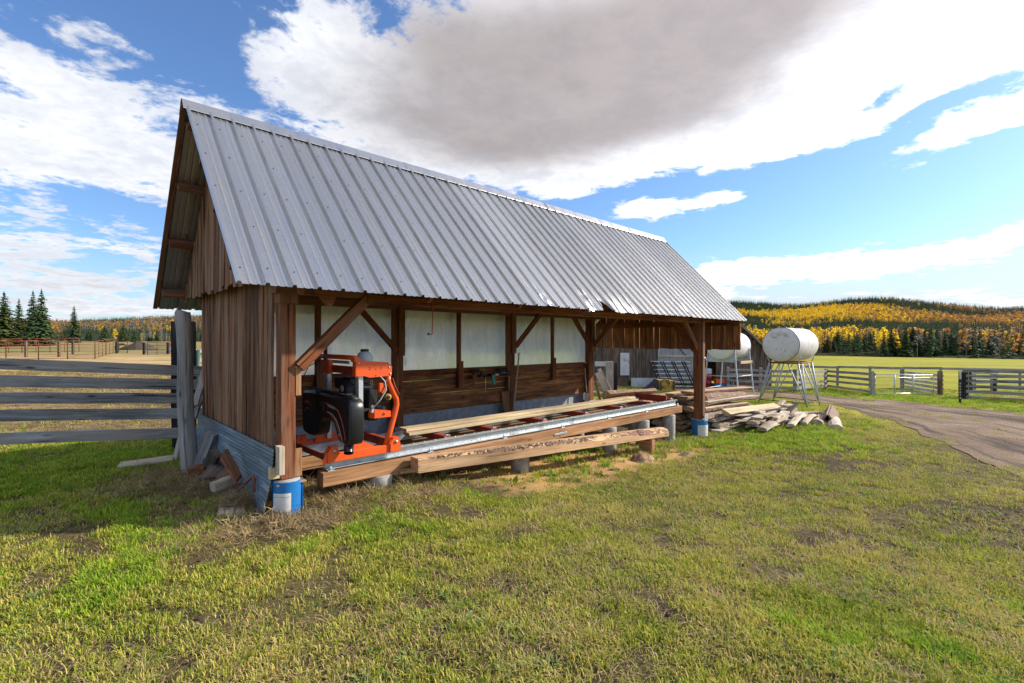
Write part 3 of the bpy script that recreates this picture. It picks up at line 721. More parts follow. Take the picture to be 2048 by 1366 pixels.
# individual trees
con_var = []
for k in range(6):
    rg = np.random.default_rng(90 + k)
    V, F = conifer_crown(1, [.20, .17, .24, .15, .21, .26][k], rg, 30, 12, 5, base=.03, ragged=.32)
    con_var.append(V and (V, F))
con_me = {}
def conifer_tree(x, y, h, w, k, label, group, light=False, z=None):
    key = (k, light)
    if key not in con_me:
        V, F = con_var[k]; con_me[key] = (tri_mesh('crown', V, F, M['spruce_l'] if light else M['spruce']), trunk_mb(.95, .016).mesh('trunk', M['trunk']))
    z = (float(gz(x, y)) if z is None else z) - .15
    t = empty('spruce_tree', (x, y, z), random.uniform(0, 6.28)); tag(t, label, 'tree', group)
    link_mesh('crown', con_me[key][0], t, sc=(h * w, h * w, h)); link_mesh('trunk', con_me[key][1], t, sc=(h, h, h)); return t
asp_me = {}
def aspen_tree(x, y, h, k, label, group, mat='aspen', dens=420):
    key = (k, mat)
    if key not in asp_me:
        rg = np.random.default_rng(200 + k); V, F = aspen_crown(1, .17, rg, dens, .28, 40, .024)
        asp_me[key] = (tri_mesh('crown', V, F, M[mat]), trunk_mb(.92, .012, .02, 9, rg).mesh('trunk', M['trunk_w']))
    t = empty('aspen_tree', (x, y, float(gz(x, y)) - .15), random.uniform(0, 6.28)); tag(t, label, 'tree', group)
    link_mesh('crown', asp_me[key][0], t, sc=(h, h, h)); link_mesh('trunk', asp_me[key][1], t, sc=(h, h, h)); return t
def tree_px(px, ytop, Y):
    x = (px - 1024) / FPX * Y; z = float(gz(x, Y)); return x, (EYE + (683 - ytop) / FPX * Y) - z
gl = 'spruces standing behind the left paddock'
for (px, yt, Y, k, w, lt, lab) in [
    (8, 582, 78, 2, 1.25, True, 'broad olive spruce cut by the left edge of the photo'),
    (-30, 590, 74, 0, 1.3, True, 'olive spruce just past the left frame edge'),
    (38, 596, 84, 1, 1.15, True, 'smaller greenish spruce between the broad one and the twin spruces'),
    (66, 580, 82, 0, 1.0, False, 'left one of the dark twin spruces'),
    (83, 577, 80, 4, 1.05, False, 'right and taller one of the dark twin spruces'),
    (148, 610, 96, 3, 1.2, False, 'lone slender dark spruce right of the twin spruces'),
    (209, 650, 104, 5, 1.7, False, 'squat bushy spruce in the middle of the left paddock skyline'),
    (247, 645, 112, 0, 1.3, True, 'thin olive spruce beside the squat bushy one'),
    (269, 657, 100, 5, 1.35, False, 'short dark spruce above the dirt heap'),
    (392, 655, 120, 1, 1.2, True, 'light green spruce seen between fence post and shed corner'),
    (403, 660, 124, 4, 1.2, True, 'smaller light green spruce touching the shed corner')]:
    x, h = tree_px(px, yt, Y); conifer_tree(x, Y, h, w, k, lab, gl, lt)
x, h = tree_px(230, 656, 128); aspen_tree(x, 128, h, 0, 'small yellow aspen between two spruces left of the shed', 'aspens on the left')
for i, px in enumerate([288, 300, 312, 322, 333, 345]):
    Y = 135 + 9 * (i % 3); x, h = tree_px(px, 655 + (i * 5) % 12, Y)
    aspen_tree(x, Y, h, 1 + i % 2, 'bare pale aspen in the thin row far beyond the corral', 'bare aspens on the left', 'twigs', 160)
for i in range(16):
    px = 285 + i * 8.5 + random.uniform(-4, 4); Y = 138 + (i * 7) % 15; x, h = tree_px(px, random.uniform(660, 674), Y)
    aspen_tree(x, Y, h, 10 + i % 3, 'low yellow green shrub tree in the belt left of the round post' if px < 350 else 'low yellow green shrub tree seen by the round post', 'shrubby aspens on the left', ['greenish', 'aspen'][i % 3 == 0], 260)
for i in range(44):       # low growth at the foot of the left skyline
    px = random.uniform(95, 420); Y = random.uniform(130, 165); x, h = tree_px(px, random.uniform(660, 672), Y)
    conifer_tree(x, Y, h, 1.5, random.randrange(6), 'small dark spruce in the low belt, ' + ('below the twin spruces' if px < 130 else 'beside the lone spruce' if px < 190 else 'around the squat bushy spruce' if px < 240 else 'above the dirt heap' if px < 290 else 'above the board gate' if px < 350 else 'by the round post'), 'low spruces beyond the left paddock', random.random() < .4)
ge = 'conifers along the right field edge'
front = [(1478, 668, 1), (1500, 676, 0), (1522, 672, 1), (1545, 680, 0), (1640, 677, 0), (1655, 674, 1), (1668, 670, 0), (1684, 672, 1), (1698, 667, 0), (1712, 672, 1), (1728, 668, 0), (1741, 662, 1), (1752, 670, 0),
         (1768, 662, 0), (1783, 655, 1), (1798, 658, 0), (1812, 654, 1), (1826, 650, 1), (1838, 656, 0), (1850, 652, 0), (1862, 648, 0), (1876, 655, 1), (1890, 660, 0), (1905, 668, 0), (1916, 662, 0), (1928, 666, 0),
         (1945, 672, 1), (1958, 668, 0), (1990, 664, 0), (1978, 676, 1), (2036, 676, 0), (2020, 682, 1), (2065, 664, 0), (2100, 660, 0), (2140, 668, 1)]
def landmark(px):
    for lim, t in ((1490, 'beside the shed eave'), (1530, 'above the cleaner tank'), (1560, 'left above the stained tank'), (1648, 'right of the stained tank'), (1662, 'above the first grey fence post'), (1690, 'above the middle of the board fence'),
                   (1720, 'above the right part of the board fence'), (1750, 'above the fence post left of the wire gate'), (1775, 'above the left end of the wire gate'), (1800, 'left of the wire gate middle'), (1820, 'above the wire gate middle'),
                   (1845, 'right of the wire gate middle'), (1870, 'above the right end of the wire gate'), (1895, 'above the grey brown gate post'), (1915, 'above the whitewashed boards'), (1940, 'above the stout black post'), (1965, 'just right of the stout black post'),
                   (2000, 'above the small whitewashed pen'), (2050, 'at the right edge of the photo')):
        if px < lim: return t
    return 'just beyond the right edge of the photo'
used_l = set()
def uniq(base_list):
    for b_ in base_list:
        if b_ not in used_l: used_l.add(b_); return b_
    return base_list[0]
for i, (px, yt, lt) in enumerate(front):
    Y = 236 + (i * 7) % 17 if px < 1760 else 205 + (i * 5) % 16
    x, h = tree_px(px, yt, Y); col = 'light green' if lt else 'dark green'; lm = landmark(px)
    conifer_tree(x, Y, h, random.uniform(1.0, 1.35), i % 6, uniq([col + ' ' + q + ' ' + lm for q in ('front row conifer', 'taller front row conifer', 'shorter front row conifer')]), ge, bool(lt))
for i in range(70):
    px = random.uniform(1470, 2120); Y = random.uniform(248, 262) if px < 1780 else random.uniform(222, 245)
    x, h = tree_px(px, random.uniform(660, 684) - (8 if px > 1780 else 0), Y)
    conifer_tree(x, Y, max(h, 4), random.uniform(1.1, 1.6), random.randrange(6), 'second row conifer behind the field edge, ' + landmark(px), 'second row of conifers along the right field', random.random() < .35)
for i, px in enumerate([1500, 1640, 1663, 1760, 1772, 1822, 1828, 1884, 1898, 1940, 1952, 1966, 1975, 2000, 2008, 2016, 2024, 2030, 2042, 2050, 2075, 2090, 1985, 1735]):
    Y = (240 if px < 1760 else 218) + (i * 3) % 9; x, h = tree_px(px, 658 + (i * 7) % 16 - (6 if px > 1900 else 0), Y)
    mt = ['aspen', 'aspen_o', 'twigs'][0 if i % 3 == 0 else (1 if i % 3 == 1 else 2)] if px > 1700 else 'aspen_o'
    if px in (1822, 1828, 1884): mt = 'twigs'
    aspen_tree(x, Y, max(h, 5), 3 + i % 4, uniq([q + {'aspen': 'yellow', 'aspen_o': 'orange', 'twigs': 'bare'}[mt] + ' aspen ' + landmark(px) for q in ('', 'slim ', 'broader ')]), 'aspens along the right field edge', mt, 300 if mt != 'twigs' else 140)

# ------------------------------------------------------------------ the open shed
shed = empty('timber_shed', (OX, OY, 0), SHED_ROT)
tag(shed, 'open sided brown timber shed under a steep ribbed metal roof', 'shed')
RY, RZ, EY, EZ = 1.5, 4.15, 1.976, 2.08          # ridge y, ridge z, half span, eave z
def roof_z(y): return RZ - abs(y - RY) * (RZ - EZ) / EY
SL = math.hypot(EY, RZ - EZ); CD, SD = EY / SL, (RZ - EZ) / SL
X0, X1 = -.55, 9.42; NP = 12; PW = (X1 - X0) / NP
def panel_profile():
    pitch = PW / 4; pr = []
    for k in range(4):
        a = k * pitch
        pr += [(a, 0), (a + .005, .027), (a + .030, .027), (a + .042, 0), (a + .088, 0), (a + .096, .007), (a + .106, .007), (a + .114, 0), (a + .148, 0), (a + .156, .007), (a + .166, .007), (a + .174, 0)]
    pr.append((PW, 0)); pr.append((PW + .005, .0285)); pr.append((PW + .028, .0285)); return pr
PROF = panel_profile()
def roof_panel(side, segs, damage=None, x0=0):
    us = [0.0] + [i / segs for i in range(1, segs + 1)]
    if damage: us = [i / 8 * .84 for i in range(9)] + [.84 + .16 * i / 9 for i in range(1, 10)]
    V = []; G_ = []
    for u in us:
        for (x, h) in PROF:
            s = .03 + u * (SL + .015); dz = 0; dy = 0; hh = h; dx = 0
            if damage:
                ex = x0 + x; k = max(0, (u - .86) / .14)
                a, b, c, d = damage(ex)               # shorten, drop, push out, crumple
                s -= a * k * k; dz -= b * k * k; dy += c * k
                nn = float(fbm(ex + 3, u * 2.2 + 1, .16, 44, 3)) - .5; n2 = float(fbm(ex, u * 3 + 9, .11, 47, 2)) - .5
                hh = h * (1 - .5 * min(1, k * (d > .01))) + nn * d * k; dx = n2 * d * k * .6
            y = RY + side * (s * CD + hh * SD + dy); z = RZ - s * SD + hh * CD + dz
            V.append((x + dx, y, z)); G_.append((s, x, 0))
    m = len(PROF); F = [(i * m + j, i * m + j + 1, (i + 1) * m + j + 1, (i + 1) * m + j) for i in range(len(us) - 1) for j in range(m - 1)]
    mb = MB(); mb.add(V, F, 0, G_); return mb.mesh('roof_panel', M['roof'], recalc=False)
def dmg(x):
    def bump(a, b): return max(0, min(1, (x - a) / .08)) * max(0, min(1, (b - x) / .08))
    n1, n2, n3, n4, n5 = bump(2.96, 3.16), bump(3.85, 4.12), bump(4.20, 4.44), bump(4.48, 5.2), bump(6.82, 7.02)
    return (.05 * n1 + .02 * n2 + .20 * n3 + .02 * n4 + .03 * n5, .03 * n1 + .03 * n2 + .025 * n4 + .02 * n5, -.015 * n4 - .02 * n2, .13 * n1 + .11 * n2 + .07 * n3 + .030 * n4 + .10 * n5)
pf = roof_panel(-1, 5); pb = roof_panel(1, 5)
for i in range(NP):
    x = X0 + i * PW
    hit = any(x < b and x + PW > a for a, b in ((2.9, 3.25), (3.75, 5.6), (6.7, 7.1)))
    me = roof_panel(-1, 5, dmg, x) if hit else pf
    o = link_mesh('roof_panel', me, shed, (x, 0, random.uniform(-.002, .003)), (0, 0, 0))
    if hit: o['label'] = 'roof sheet with crumpled and torn eave edge'
    link_mesh('roof_panel', pb, shed, (x, 0, 0))
# ridge cap pieces
for a, b in ((X0 - .03, 2.16), (2.10, 5.1), (5.04, 7.9), (7.84, X1 + .03)):
    mb = MB(); w = .17; lift = .03 + (.004 if a > 0 else 0)
    for sgn in (-1, 1):
        p = [(RY, RZ + lift + .012), (RY + sgn * .03, RZ + lift), (RY + sgn * w * CD, RZ + lift - w * SD), (RY + sgn * (w * CD + .002), RZ + lift - w * SD - .006)]
        mb.add([(xx, q[0], q[1]) for xx in (a, b) for q in p], [(0, 1, 5, 4), (1, 2, 6, 5), (2, 3, 7, 6)], 0)
    mb.obj('ridge_cap', M['roof'], shed, recalc=False)
# roofing screws, hundreds of dots
mb = MB()
for side in (-1, 1):
    for row, s in enumerate((.42, .98, 1.55, 2.12, 2.70)):
        for k in range(48):
            if row in (1, 2, 3) and (k + row) % 2 and random.random() < .25: continue
            x = X0 + k * PW / 4 + .062 + random.uniform(-.004, .004); ss = s + random.uniform(-.012, .012)
            c = Vector((x, RY + side * (ss * CD), RZ - ss * SD)); nrm = Vector((0, side * SD, CD)); t1 = Vector((1, 0, 0)); t2 = nrm.cross(t1)
            r_ = .0058; base = [c + (t1 * math.cos(a) + t2 * math.sin(a)) * r_ for a in (0, 1.05, 2.1, 3.14, 4.19, 5.24)]
            mb.add(base + [v + nrm * .008 for v in base], [(6, 7, 8, 9, 10, 11)] + [(q, (q + 1) % 6, 6 + (q + 1) % 6, 6 + q) for q in range(6)])
tag(mb.obj('roof_screws', M['darkiron'], shed), kind='stuff')
# purlins and rafters
for side in (-1, 1):
    for s in (.20, .95, 1.75, 2.55):
        y = RY + side * (s * CD - .075 * SD); z = RZ - s * SD - .075 * CD - .004
        MB().bar((X0 + .03, y, z), (X1 - .04, y, z), .045, .135, up=(0, side * SD, CD), seg=6, jit=.003).obj('purlin', M['stain'], shed)
    for x in (.05, 1.42, 2.8, 4.15, 5.5, 6.9, 8.2):
        y0, z0 = RY + side * .04, RZ - .22; s1 = SL - .12
        y1, z1 = RY + side * (s1 * CD - .22 * SD), RZ - s1 * SD - .22 * CD + .05
        MB().bar((x, y0, z0), (x, y1, z1), .045, .13, up=(0, side * SD, CD)).obj('rafter', M['stain'], shed)
MB().bar((X0 - .008, RY, RZ - .03), (X0 - .008, RY + EY + .01, EZ - .03), .016, .05, up=(1, 0, 0)).obj('barge_trim', M['stain'], shed)
# plates and tie beams
MB().bar((-.12, 0, 2.14), (4.3, 0, 2.14), .12, .20, seg=5, jit=.004).obj('front_beam', M['stain'], shed)
MB().bar((4.3, 0, 2.14), (8.9, 0, 2.13), .12, .20, seg=5, jit=.004).obj('front_beam', M['stain'], shed)
MB().bar((.75, -.07, 2.03), (8.2, -.07, 2.03), .03, .10, seg=5, jit=.003).obj('fascia_plank', M['stain'], shed)
MB().bar((0, 2.85, 2.34), (8.9, 2.85, 2.34), .12, .20, seg=5, jit=.004).obj('back_beam', M['stain'], shed)
MB().bar((0, 2.78, 2.21), (8.2, 2.78, 2.21), .03, .12, seg=5, jit=.003).obj('fascia_plank', M['stain'], shed)
for x in (.0, 2.8, 5.5, 8.22):
    if x not in (0.0,): MB().bar((x + .1, -.02, 2.30), (x + .1, 2.95, 2.30), .05, .15).obj('tie_beam', M['stain'], shed)
# posts
def post(x, y, z0, z1, w=.15, extra=None):
    return MB().bar((x, y, z0), (x, y, z1), w, w, up=(1, 0, 0), ch=.008, seg=6, jit=.003).obj('post', M['stain'], shed)
post(-.005, .035, .345, 2.04, .135); post(8.24, 0, -.02, 2.03, .15)
MB().bar((.0, .03, 1.95), (.0, .03, 2.06), .165, .165, up=(1, 0, 0)).obj('post_cap_block', M['stain'], shed)
MB().bar((8.24, -.10, -.0), (8.24, -.10, 2.03), .04, .10, up=(1, 0, 0)).obj('post_plank', M['stain'], shed)
for x in (2.8, 5.5, 8.25):
    post(x, 2.85, .12, 2.26)
    MB().bar((x - .095, 2.83, .18), (x - .095, 2.83, 2.2), .10, .035, up=(1, 0, 0)).obj('post_plank', M['stain'], shed)
    MB().bar((x + .02, 2.755, 1.35), (x + .02, 2.755, 2.2), .13, .035, up=(0, 1, 0)).obj('post_plank', M['stain'], shed)
    MB().box((x, 2.85, -.06), .26, .26, .37, ch=.02).obj('concrete_footing', M['concrete'], shed)
post(.08, 2.85, .0, 2.26)
MB().bar((.085, .0, .60), (.085, .0, .345), .03, .08, up=(1, 0, 0)).obj('post_packer', M['fir'], shed)
MB().bar((-.09, -.075, .66), (-.09, -.075, .41), .10, .05, up=(1, 0, 0)).obj('post_packer', M['silver'], shed)
MB().bar((-.11, .0, .36), (-.11, .0, .46), .05, .10, up=(1, 0, 0)).obj('post_packer', M['pale'], shed)
# knee braces
def brace(p0, p1, up, w=.12, t=.05):
    MB().bar(p0, p1, w, t, up=up, ch=.006).obj('knee_brace', M['stain'], shed)
brace((.09, -.03, 1.36), (.80, -.03, 2.07), (0, 1, 0), .10, .09)
MB().bar((.085, -.02, 1.10), (.085, -.02, 1.36), .035, .05, up=(1, 0, 0)).obj('brace_cleat', M['fir'], shed)
brace((8.17, -.02, 1.42), (7.52, -.02, 2.06), (0, 1, 0)); brace((8.24, .08, 1.42), (8.24, .72, 2.20), (1, 0, 0))
brace((2.72, 2.74, 1.44), (1.98, 2.74, 2.20), (0, 1, 0), .09, .06); brace((5.57, 2.74, 1.50), (6.38, 2.74, 2.26), (0, 1, 0), .10, .06)
brace((8.18, 2.78, 1.50), (7.50, 2.78, 2.22), (0, 1, 0)); brace((8.30, 2.74, 1.50), (8.30, 1.98, 2.26), (1, 0, 0), .11, .09)
# triangular rafter block hanging under the near eave
mb = MB(); mb.prism([(.16, 2.10), (.42, 2.10), (.33, 1.93), (.30, 1.93)], 'Y', -.20, -.14); mb.obj('eave_block', M['stain'], shed)
# vertical boards
def vboard(x, ya, yb, z0, zt, t, mat, name='siding_board', par=None, lab=None):
    """board standing in a gable wall at shed x; zt(y) is its top edge"""
    xa, xb = x - t / 2, x + t / 2; jb = random.uniform(-.012, .012); ch = .004
    ym = (ya + yb) / 2
    V = []; Gv = []; o = random.random() * 40; o2 = random.random() * 9
    nz = 5
    for k in range(nz + 1):
        for (xx, yy) in ((xa, ya), (xa, yb), (xb, yb), (xb, ya)):
            top = zt(yy); z = z0 + (jb if k == 0 else 0) + (top - z0) * k / nz
            dx = math.sin(k * 1.3 + o) * .004; V.append((xx + dx, yy + math.sin(k * 2.1 + o) * .0025, z)); Gv.append((z + o, yy + o2, xx))
    F = [(k * 4 + j, k * 4 + (j + 1) % 4, k * 4 + 4 + (j + 1) % 4, k * 4 + 4 + j) for k in range(nz) for j in range(4)] + [(3, 2, 1, 0), (nz * 4, nz * 4 + 1, nz * 4 + 2, nz * 4 + 3)]
    mb = MB(); mb.add(V, F, 0, Gv); ob = mb.obj(name, mat, par or shed)
    if lab: ob['label'] = lab
    return ob
def split(a, b, lo, hi):
    out = [a]
    while out[-1] < b - lo * .9: out.append(out[-1] + random.uniform(lo, hi))
    out[-1] = b; return out
ys = split(.115, 3.0, .085, .135)
for i, (a, b) in enumerate(zip(ys, ys[1:])):
    vboard(-.095 + random.uniform(-.005, .005), a + .001, b - .001, .60 + random.uniform(-.025, .02), lambda y: 2.30, .022, M['stain_old'])
ys = split(-.30, 3.32, .09, .14)
for i, (a, b) in enumerate(zip(ys, ys[1:])):
    vboard(-.25 + random.uniform(-.005, .005), a + .001, b - .001, 2.16 + random.uniform(-.03, .03), lambda y: roof_z(y) - .035 if abs(y - RY) > 1.6 else roof_z(y) - .15, .022, M['stain_old'])
MB().bar((-.17, 0, 2.27), (-.17, 2.95, 2.27), .04, .12).obj('gable_rail', M['stain'], shed)
ys = split(-.44, 3.44, .13, .22)
for i, (a, b) in enumerate(zip(ys, ys[1:])):
    gap = random.choice([.002, .003, .010, .014, .004])
    vboard(9.32 + random.uniform(-.004, .004), a + gap, b, 1.42 + random.uniform(-.006, .006), lambda y: roof_z(y) - .06, .024, M['lap'])
MB().bar((9.27, -.44, 2.02), (9.27, 3.4, 2.02), .05, .14).obj('gable_rail', M['stain'], shed)
# back wall: horizontal planks, sheeting, tin
for (xa, xb) in ((.10, 2.73), (2.87, 5.43), (5.57, 8.18)):
    z = .31; k = 0
    while z < .97:
        h = random.choice([.10, .13, .16, .17]); h = min(h, .985 - z)
        MB().bar((xa, 2.93, z + h / 2 - .004 + random.uniform(-.004, .004)), (xb, 2.93 + random.uniform(-.004, .004), z + h / 2 - .004 + random.uniform(-.003, .003)), .028, h - random.choice([-.002, .0, .0, .003]), seg=4, jit=.002, ch=.009).obj('wall_plank', M['lap'], shed)
        z += h; k += 1
    MB().bar((xa, 2.90, 1.03), (xb, 2.90, 1.03), .035, .11, seg=4, jit=.002).obj('sill_plank', M['stain'], shed)
    xm = (xa + xb) / 2
    MB().bar((xm, 2.87, .70), (xm, 2.87, 2.25), .09, .045, up=(0, 1, 0)).obj('wall_stud', M['stain'], shed)
    MB().bar((xm + .02, 2.83, .72), (xm + .02, 2.83, 1.22), .115, .03, up=(0, 1, 0)).obj('stud_cleat', M['stain'], shed)
    V = []; n = 14; mz = 10
    for j in range(mz + 1):
        for i in range(n + 1):
            xx = xa - .06 + (xb - xa + .12) * i / n; zz = 1.02 + 1.34 * j / mz
            V.append((xx, 2.985 + (float(fbm(xx, zz, .7, 61, 3)) - .5) * .030 + (.015 * math.sin(zz * 9 + xx) if zz > 1.9 else 0), zz))
    mb = MB(); mb.add(V, [(j * (n + 1) + i, j * (n + 1) + i + 1, (j + 1) * (n + 1) + i + 1, (j + 1) * (n + 1) + i) for j in range(mz) for i in range(n)], 0, smooth=True)
    mb.obj('plastic_sheet', M['film'], shed, recalc=False)
mb = MB()   # green maker's marks printed down the sheeting beside the second post
for k in range(5):
    z = 2.28 - k * .262
    for (dx, dz, w, h) in ((0, 0, .006, .09), (.022, .0, .006, .09), (.044, .01, .006, .07), (.0, .055, .03, .006), (.044, .055, .02, .006), (.012, -.06, .006, .05), (.034, -.06, .006, .05), (.012, -.035, .028, .006), (.012, .085, .04, .006)):
        x = 2.99 + dx; zz = z + dz
        mb.add([(x, 2.955, zz - h / 2), (x + w, 2.955, zz - h / 2), (x + w, 2.955, zz + h / 2), (x, 2.955, zz + h / 2)], [(0, 1, 2, 3)])
mb.obj('printed_marks', M['film_ink'], shed, recalc=False)
def tin(x0_, x1_, z0_, z1_, yfun, along='X', flare=None, name='tin_skirt', mat='galv', ragged=0.):
    """corrugated sheet with level corrugations"""
    nz = int((z1_ - z0_) / .0058); nx = 26; V = []
    for j in range(nz + 1):
        for i in range(nx + 1):
            a = x0_ + (x1_ - x0_) * i / nx; z = z0_ + (z1_ - z0_) * j / nz
            off = .0010 * math.sin(z * 2 * math.pi / .036) + (float(fbm(a, z, .5, 71, 2)) - .5) * .02
            if flare: off += flare(a, z)
            aa = a
            if ragged and i == 0: aa += (float(fbm(z, 1, .09, 73, 2)) - .5) * ragged
            V.append((aa, yfun + off, z) if along == 'X' else (yfun + off, aa, z))
    F = [(j * (nx + 1) + i, j * (nx + 1) + i + 1, (j + 1) * (nx + 1) + i + 1, (j + 1) * (nx + 1) + i) for j in range(nz) for i in range(nx)]
    mb = MB(); mb.add(V, F, 0, smooth=True); return mb.obj(name, M[mat], shed, recalc=False)
tin(-.1, 8.3, -.22, .34, 2.99, mat='tin')
def flare(a, z):
    return -.05 * max(0, (.35 - z) / .35) * (1 - min(1, a / 1.2)) - .02 * (1 - z / .64)
sk = tin(-.03, 3.08, -.02, .635, -.135, 'Y', flare, mat='skirt', ragged=.05)
# lower near edge of the skirt is torn back to a point
for v in sk.data.vertices:
    y, z = v.co.y, v.co.z
    if z < .40: 
        k = (.40 - z) / .40; v.co.y = max(y, -.03 + .055 * k) if y < .3 else y
tag(sk, 'scuffed blue grey tin with torn near corner')
# horseshoe and hinge bits on the far post
mb = MB(); mb.tube([(8.20 + .05 * math.cos(a), -.158, 1.22 + .05 * math.sin(a)) for a in [math.pi * k / 8 for k in range(-1, 10)]], .010, 5); mb.obj('horseshoe', M['galv'], shed)
MB().bar((8.24, -.165, -.06), (8.24, -.165, .10), .15, .008, up=(0, 1, 0)).obj('post_bracket', M['galv'], shed)

# ------------------------------------------------------------------ concrete filled pails
def local_thing(name, x, y, z, rz=0): return empty(name, W(x, y, z), SHED_ROT + rz)
def pail(x, y, zt, zb, r, label, col='blue', lab=True, rz=0., group='concrete filled pails under the posts and timbers'):
    t = local_thing('concrete_pail', x, y, zb, rz); tag(t, label, 'pail', group); h = zt - zb
    mb = MB(); mb.lathe([(r * .88, -.08), (r * .93, h * .3), (r * .985, h * .97), (r * .99, h * .985), (r * .965, h * .985), (r * .95, h * .90)], n=32)
    if col == 'blue':
        mb.obj('pail_shell', M['blue'], t); MB().lathe([(.0, h * .93), (r * .94, h * .93), (r * .9, h * 1.0), (0, h * 1.0)][::-1], n=20).obj('concrete_fill', M['concrete'], t)
    else:
        MB().lathe([(r * .90, -.1), (r * .95, h * .5), (r * .98, h * .97), (r * .9, h), (0, h)], n=24).obj('concrete_core', M['concrete'], t)
    if lab:
        mb = MB(); a0, a1 = R(lab[0]), R(lab[1]); n = 10; rr = r * .985
        V = [((rr + .003) * math.cos(a0 + (a1 - a0) * i / n), (rr + .003) * math.sin(a0 + (a1 - a0) * i / n), h * q) for q in (.12, .72) for i in range(n + 1)]
        mb.add(V, [(i, i + 1, n + 2 + i, n + 1 + i) for i in range(n)]); pp = mb.obj('paper_label', M['paper'], t, recalc=False)
        def strip(q0, q1, b0, b1, mat):
            mb = MB(); A0, A1 = a0 + (a1 - a0) * b0, a0 + (a1 - a0) * b1
            V = [((rr + .0045) * math.cos(A0 + (A1 - A0) * i / n), (rr + .0045) * math.sin(A0 + (A1 - A0) * i / n), h * q) for q in (q0, q1) for i in range(n + 1)]
            mb.add(V, [(i, i + 1, n + 2 + i, n + 1 + i) for i in range(n)]); mb.obj('label_print', M[mat], pp, recalc=False)
        strip(.625, .633, .04, .92, 'ink'); strip(.250, .257, .04, .92, 'ink')
        for q in (.66, .68): strip(q, q + .004, .1, .6, 'inkgrey')
        for k in range(12): strip(.28 + k * .028, .283 + k * .028, .08, random.uniform(.5, .85), 'inkgrey')
        for k in range(3): strip(.17 + k * .02, .173 + k * .02, .1, .6, 'inkgrey')
        strip(.17, .19, .80, .92, 'ink')
    return t
pl = pail(-.005, .01, .335, -.03, .128, 'bright blue pail with paper label under the near corner post', lab=(-165, -92))
mb = MB(); mb.bar((.142, .02, .02), (.142, .02, .31), .06, .006, up=(1, 0, 0)); mb.obj('pail_flap', M['blue'], pl)
MB().bar((-.11, .02, .3325), (.15, .02, .3325), .22, .014).obj('timber_shim', M['fir'], pl)
pail(8.24, -.02, -.02, -.40, .165, 'faded blue pail with white label under the far front post', lab=(-165, -60))
for (x, y, zt, zb, r, c, lb) in [
    (1.03, .17, .15, -.05, .13, 'c', 'squat pale concrete pier under the front saw timber near the orange machine'),
    (3.10, .10, .15, -.26, .135, 'c', 'concrete pier showing a blue strip below the bark edged beam'),
    (5.3, .17, .15, -.34, .125, 'c', 'grey concrete pier in the middle of the front saw timber'),
    (6.35, .17, .15, -.38, .125, 'c', 'tall grey concrete pier before the last one under the front saw timber'),
    (7.32, .17, .15, -.46, .125, 'c', 'last and tallest concrete pier under the front saw timber')]:
    t = pail(x, y, zt, zb, r, lb, c, None)
    if x == 3.10:
        mb = MB(); mb.lathe([(r * .99, -.05), (r * 1.0, .40)], n=28)
        mb = MB(); n = 8; V = [((r * 1.01) * math.cos(R(-60) + i * .04), (r * 1.01) * math.sin(R(-60) + i * .04), q) for q in (.0, .38) for i in range(n + 1)]
        mb.add(V, [(i, i + 1, n + 2 + i, n + 1 + i) for i in range(n)]); mb.obj('blue_pail_strip', M['blue'], t, recalc=False)
    if x == 6.35:
        MB().lathe([(r * .99, .0), (r * 1.02, .10), (r * 1.0, .105)], n=24).obj('pail_remnant', M['blue'], t)
for i, x in enumerate((.8, 3.2, 5.4, 7.3)):
    pail(x, .95, .15, -.2, .14, ['concrete pier under the rear saw timber behind the orange machine', 'second concrete pier under the rear saw timber', 'third concrete pier under the rear saw timber', 'far concrete pier under the rear saw timber'][i], 'c', None)

# ------------------------------------------------------------------ saw timbers, beam, boards
def stick(name, p0, p1, w, t, mat, label, cat, group=None, seg=8, jit=.002, up=(0, 0, 1), ch=.006, bow=0., endmat=None):
    """one loose timber between two shed-plan points, a thing of its own with its origin at its middle"""
    a = W(*p0); b = W(*p1); c = (a + b) / 2
    mb = MB(); mb.bar(a - c, b - c, w, t, up=up, seg=seg, jit=jit, ch=ch, bow=bow, endmi=(1 if endmat else None))
    o = mb.obj(name, [M[mat]] + ([M[endmat]] if endmat else [])); o.location = c
    return tag(o, label, cat, group)
t1 = stick('saw_timber', (.37, .17, .222), (3.93, .17, .222), .15, .142, 'fir', 'near half of the heavy front timber carrying the saw rails', 'timber', 'timbers under the saw track')
t2 = stick('saw_timber', (3.94, .17, .222), (7.72, .17, .222), .15, .142, 'fir', 'far half of the heavy front timber, joined by a metal strap', 'timber', 'timbers under the saw track')
MB().bar(Vector(W(3.80, .085, .222)) - t2.location, Vector(W(4.08, .085, .222)) - t2.location, .004, .03).obj('strap', M['galv'], t2)
stick('saw_timber', (.30, .95, .222), (7.6, .95, .222), .15, .142, 'fir', 'rear heavy timber below the back saw rail', 'timber', 'timbers under the saw track')
